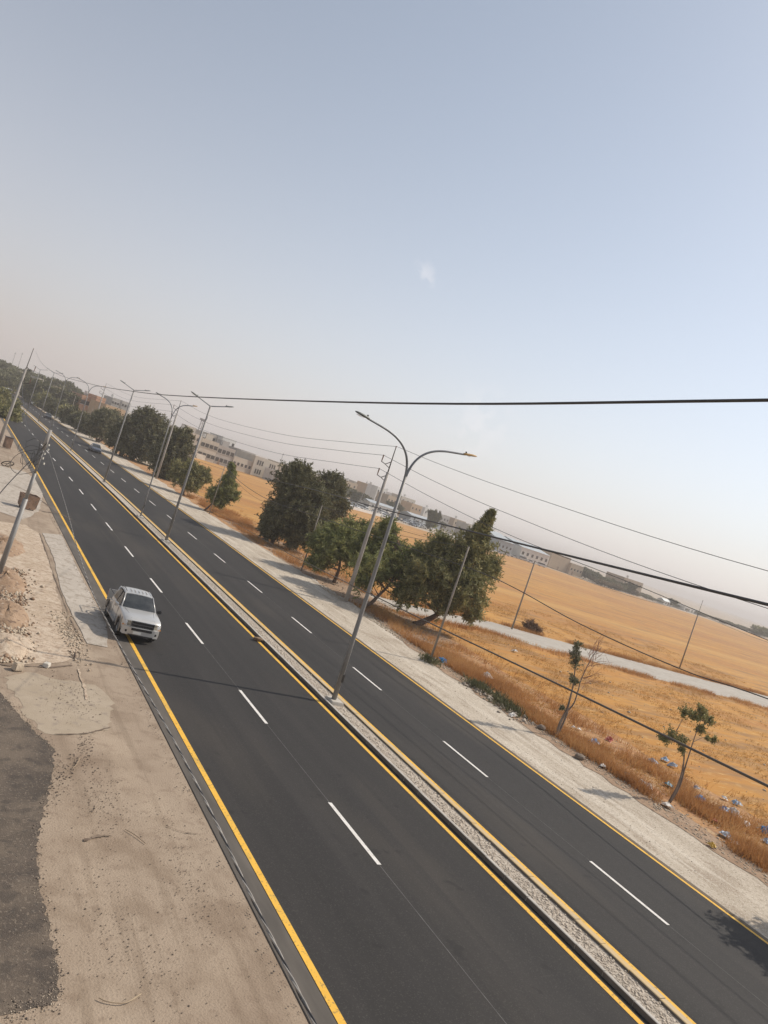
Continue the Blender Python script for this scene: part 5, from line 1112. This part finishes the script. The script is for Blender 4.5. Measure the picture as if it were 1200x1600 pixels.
# far trees: prototypes copied
def proto(name, m, h, w_, n=6, seed=1):
    random.seed(seed); bl_ = [(random.uniform(-.5, .5) * w_, random.uniform(-.4, .4) * w_, h * random.uniform(.35, .85), w_ * random.uniform(.3, .5), w_ * .4, h * random.uniform(.15, .25)) for _ in range(n)]
    t = tree((0, 0), bl_, m, 'x', name=name, dens=1.6, leaf=(.5, 1.1), per=4, nclump=8, clump=.5, sprig=.5, tr=.25, limbs=0); return t
protos = [proto('distant_tree', CYPR, 9, 7, 6, 1), proto('distant_tree', PINE, 8, 8, 7, 2), proto('distant_tree', OLIV, 7, 8, 6, 3), proto('distant_tree', DRYL, 5, 8, 5, 4)]
used = [False] * 4
def ft(i, x, y, s, label, group, sz=None):
    c = protos[i] if not used[i] else copy_tree(protos[i]); used[i] = True
    c.location = (x, y, 0); c.scale = (s, s, (sz or s)); c.rotation_euler.z = random.uniform(0, 6.28); c['label'] = label; c['group'] = group; c['category'] = 'tree'
random.seed(9)
for k in range(34):                                       # hedge of dark trees behind the field, right part
    px = 890 + 100 * k / 33; x, y = gb(px, random.uniform(.5, 3)); ft(random.choice([0, 2, 3, 3]), x, y, random.uniform(.55, .85), 'low dark tree in the hedge beyond the field, %s from the tan hall' % ordw(k + 1), 'hedge trees right of the tan hall', random.uniform(.5, .75))
for k in range(40):
    px = 1000 + 200 * k / 39; x, y = gb(px, random.uniform(1.0, 4)); ft(random.choice([2, 3]), x, y, random.uniform(.5, .9), 'low bush in the thin grey skyline at far right, %s from the left' % ordw(k + 1), 'bushes on the right skyline', random.uniform(.22, .36))
for px, s, lb in ((1187, 1.05, 'lone rounded tree on the horizon at the right edge'), (1050, .62, 'small rounded tree beside the white shelter')):
    x, y = gb(px, 1); ft(1 if s > 1 else 0, x, y, s, lb, 'single trees on the skyline', .85 * s)
for k, (px, d, s) in enumerate([(667, 4, .42), (674, 4, .42), (671, 3, .55), (612, 8, .85), (555, 9, .8), (566, 10, .7), (625, 12, .7), (648, 10, .6), (690, 8, .6), (720, 8, .6), (775, 3, .7)]):
    x, y = gb(px, d); ft(0 if k < 3 else random.choice([0, 1, 2]), x, y, s, 'left one of the twin tall dark trees in the vehicle yard' if k == 0 else 'right one of the twin tall dark trees in the vehicle yard' if k == 1 else ['', '', 'rounder dark tree at the foot of the twin tall trees', 'dark round tree right of the big lamp pole in the yard', 'dark tree by the left edge of the vehicle yard', 'second dark tree from the left edge of the vehicle yard', 'small tree amid parked vehicles, left of the twin trees', 'small tree just left of the twin tall trees', 'small tree just right of the twin tall trees', 'small tree farther right of the twin tall trees', 'low tree at the left corner of the grey warehouse'][k], 'trees in the vehicle yard', 1.05 if k < 2 else s * .9)
for k in range(12):
    px = 372 + 32 * k / 11; x, y = gb(px, random.uniform(0, 4)); ft(random.choice([2, 3]), x, y, random.uniform(.45, .8), 'brownish tree before the low cream wing, %s from the left' % ordw(k + 1), 'trees before the cream compound')
for k in range(10):
    px = 455 + 75 * k / 9; x, y = gb(px, random.uniform(6, 12)); ft(random.choice([0, 2]), x, y, random.uniform(.7, 1.0), 'far tree peeping past the big dark tree, %s from the left' % ordw(k + 1), 'trees behind the big dark tree')
for k in range(54):                                       # wooded skyline at the upper left
    px = -10 + 142 * k / 53; Y_ = random.uniform(400, 480) if k % 3 else random.uniform(300, 380); x, y = hb(px, Y_); sc = random.uniform(.8, 1.0) if Y_ < 390 else random.uniform(1.0, 1.25)
    ft(random.choice([0, 0, 1, 2]), x, y, sc, 'dark tree on the wooded skyline at upper left, %s from the left' % ordw(k + 1), 'trees on the wooded left skyline', sc * random.uniform(.85, 1.15))
for k in range(22):
    px = 205 + 125 * k / 21; x, y = G(px, 571 + .337 * px + random.uniform(24, 34)); ft(random.choice([1, 2]), x, y, random.uniform(.7, 1.1), 'hazy tree on the skyline above the cream row, %s from the left' % ordw(k + 1), 'trees behind the cream row')
# mast on the cream roof
x, y = gb(300, 6); t = empty('lattice_mast', (x, y, 0)); tag(t, 'thin mast with small platform rising above the cream row', 'mast')
m_ = MB()
for sx, sy in ((-1, -1), (1, -1), (1, 1), (-1, 1)): m_.tube([(sx * .8, sy * .8, 0), (sx * .4, sy * .4, 15)], .09, 4)
for k in range(6): m_.tube([(-.7, -.7, 2 + k * 2.2), (.7, -.7, 3 + k * 2.2)], .06, 4)
m_.build('frame', GREYP, t); MB().box((0, 0, 15.2), (2.0, 2.0, .9)).build('platform', GREYP, t)
for i, (px, h) in enumerate([(770 - 40, 13), (560, 13), (430, 13), (8, 19), (18, 20)]):
    x, y = gb(px, 5) if px > 100 else G(px, 571 + .337 * px + 28); t = empty('antenna_mast', (x, y, 0)); tag(t, ['thin mast right of the twin tall trees', 'thin mast on the skyline right of the dark trees', 'thin mast above the right end of the cream block', 'thin antenna at the upper left corner of the skyline', 'tall thin antenna right of the leftmost one'][i], 'mast')
    MB().tube([(0, 0, 0), (0, 0, h)], [.14, .09], 5).build('shaft', GREYP, t); MB().box((0, 0, h - .8), (.9, .2, .2)).build('cross_piece', GREYP, t)

# ------------------------------------------------------------------ haze
hz = MB().box((0, 0, 17), (8200, 8200, 40)).build('haze', None) if False else None
me = bpy.data.meshes.new('haze'); mb = MB().box((0, 0, 16), (8200, 8200, 36)); me.from_pydata(mb.v, [], mb.f)
hm = bpy.data.materials.new('haze_air'); hm.use_nodes = True; N, L = nodes(hm); N.clear()
ho = N.new('ShaderNodeOutputMaterial'); pv = N.new('ShaderNodeVolumePrincipled'); pv.inputs['Color'].default_value = (1.0, 0.935, 0.885, 1); pv.inputs['Density'].default_value = 0.00052; pv.inputs['Anisotropy'].default_value = 0.1
L.new(pv.outputs[0], ho.inputs['Volume']); me.materials.append(hm)
hz = bpy.data.objects.new('haze', me); COL.objects.link(hz); tag(hz, kind='stuff')
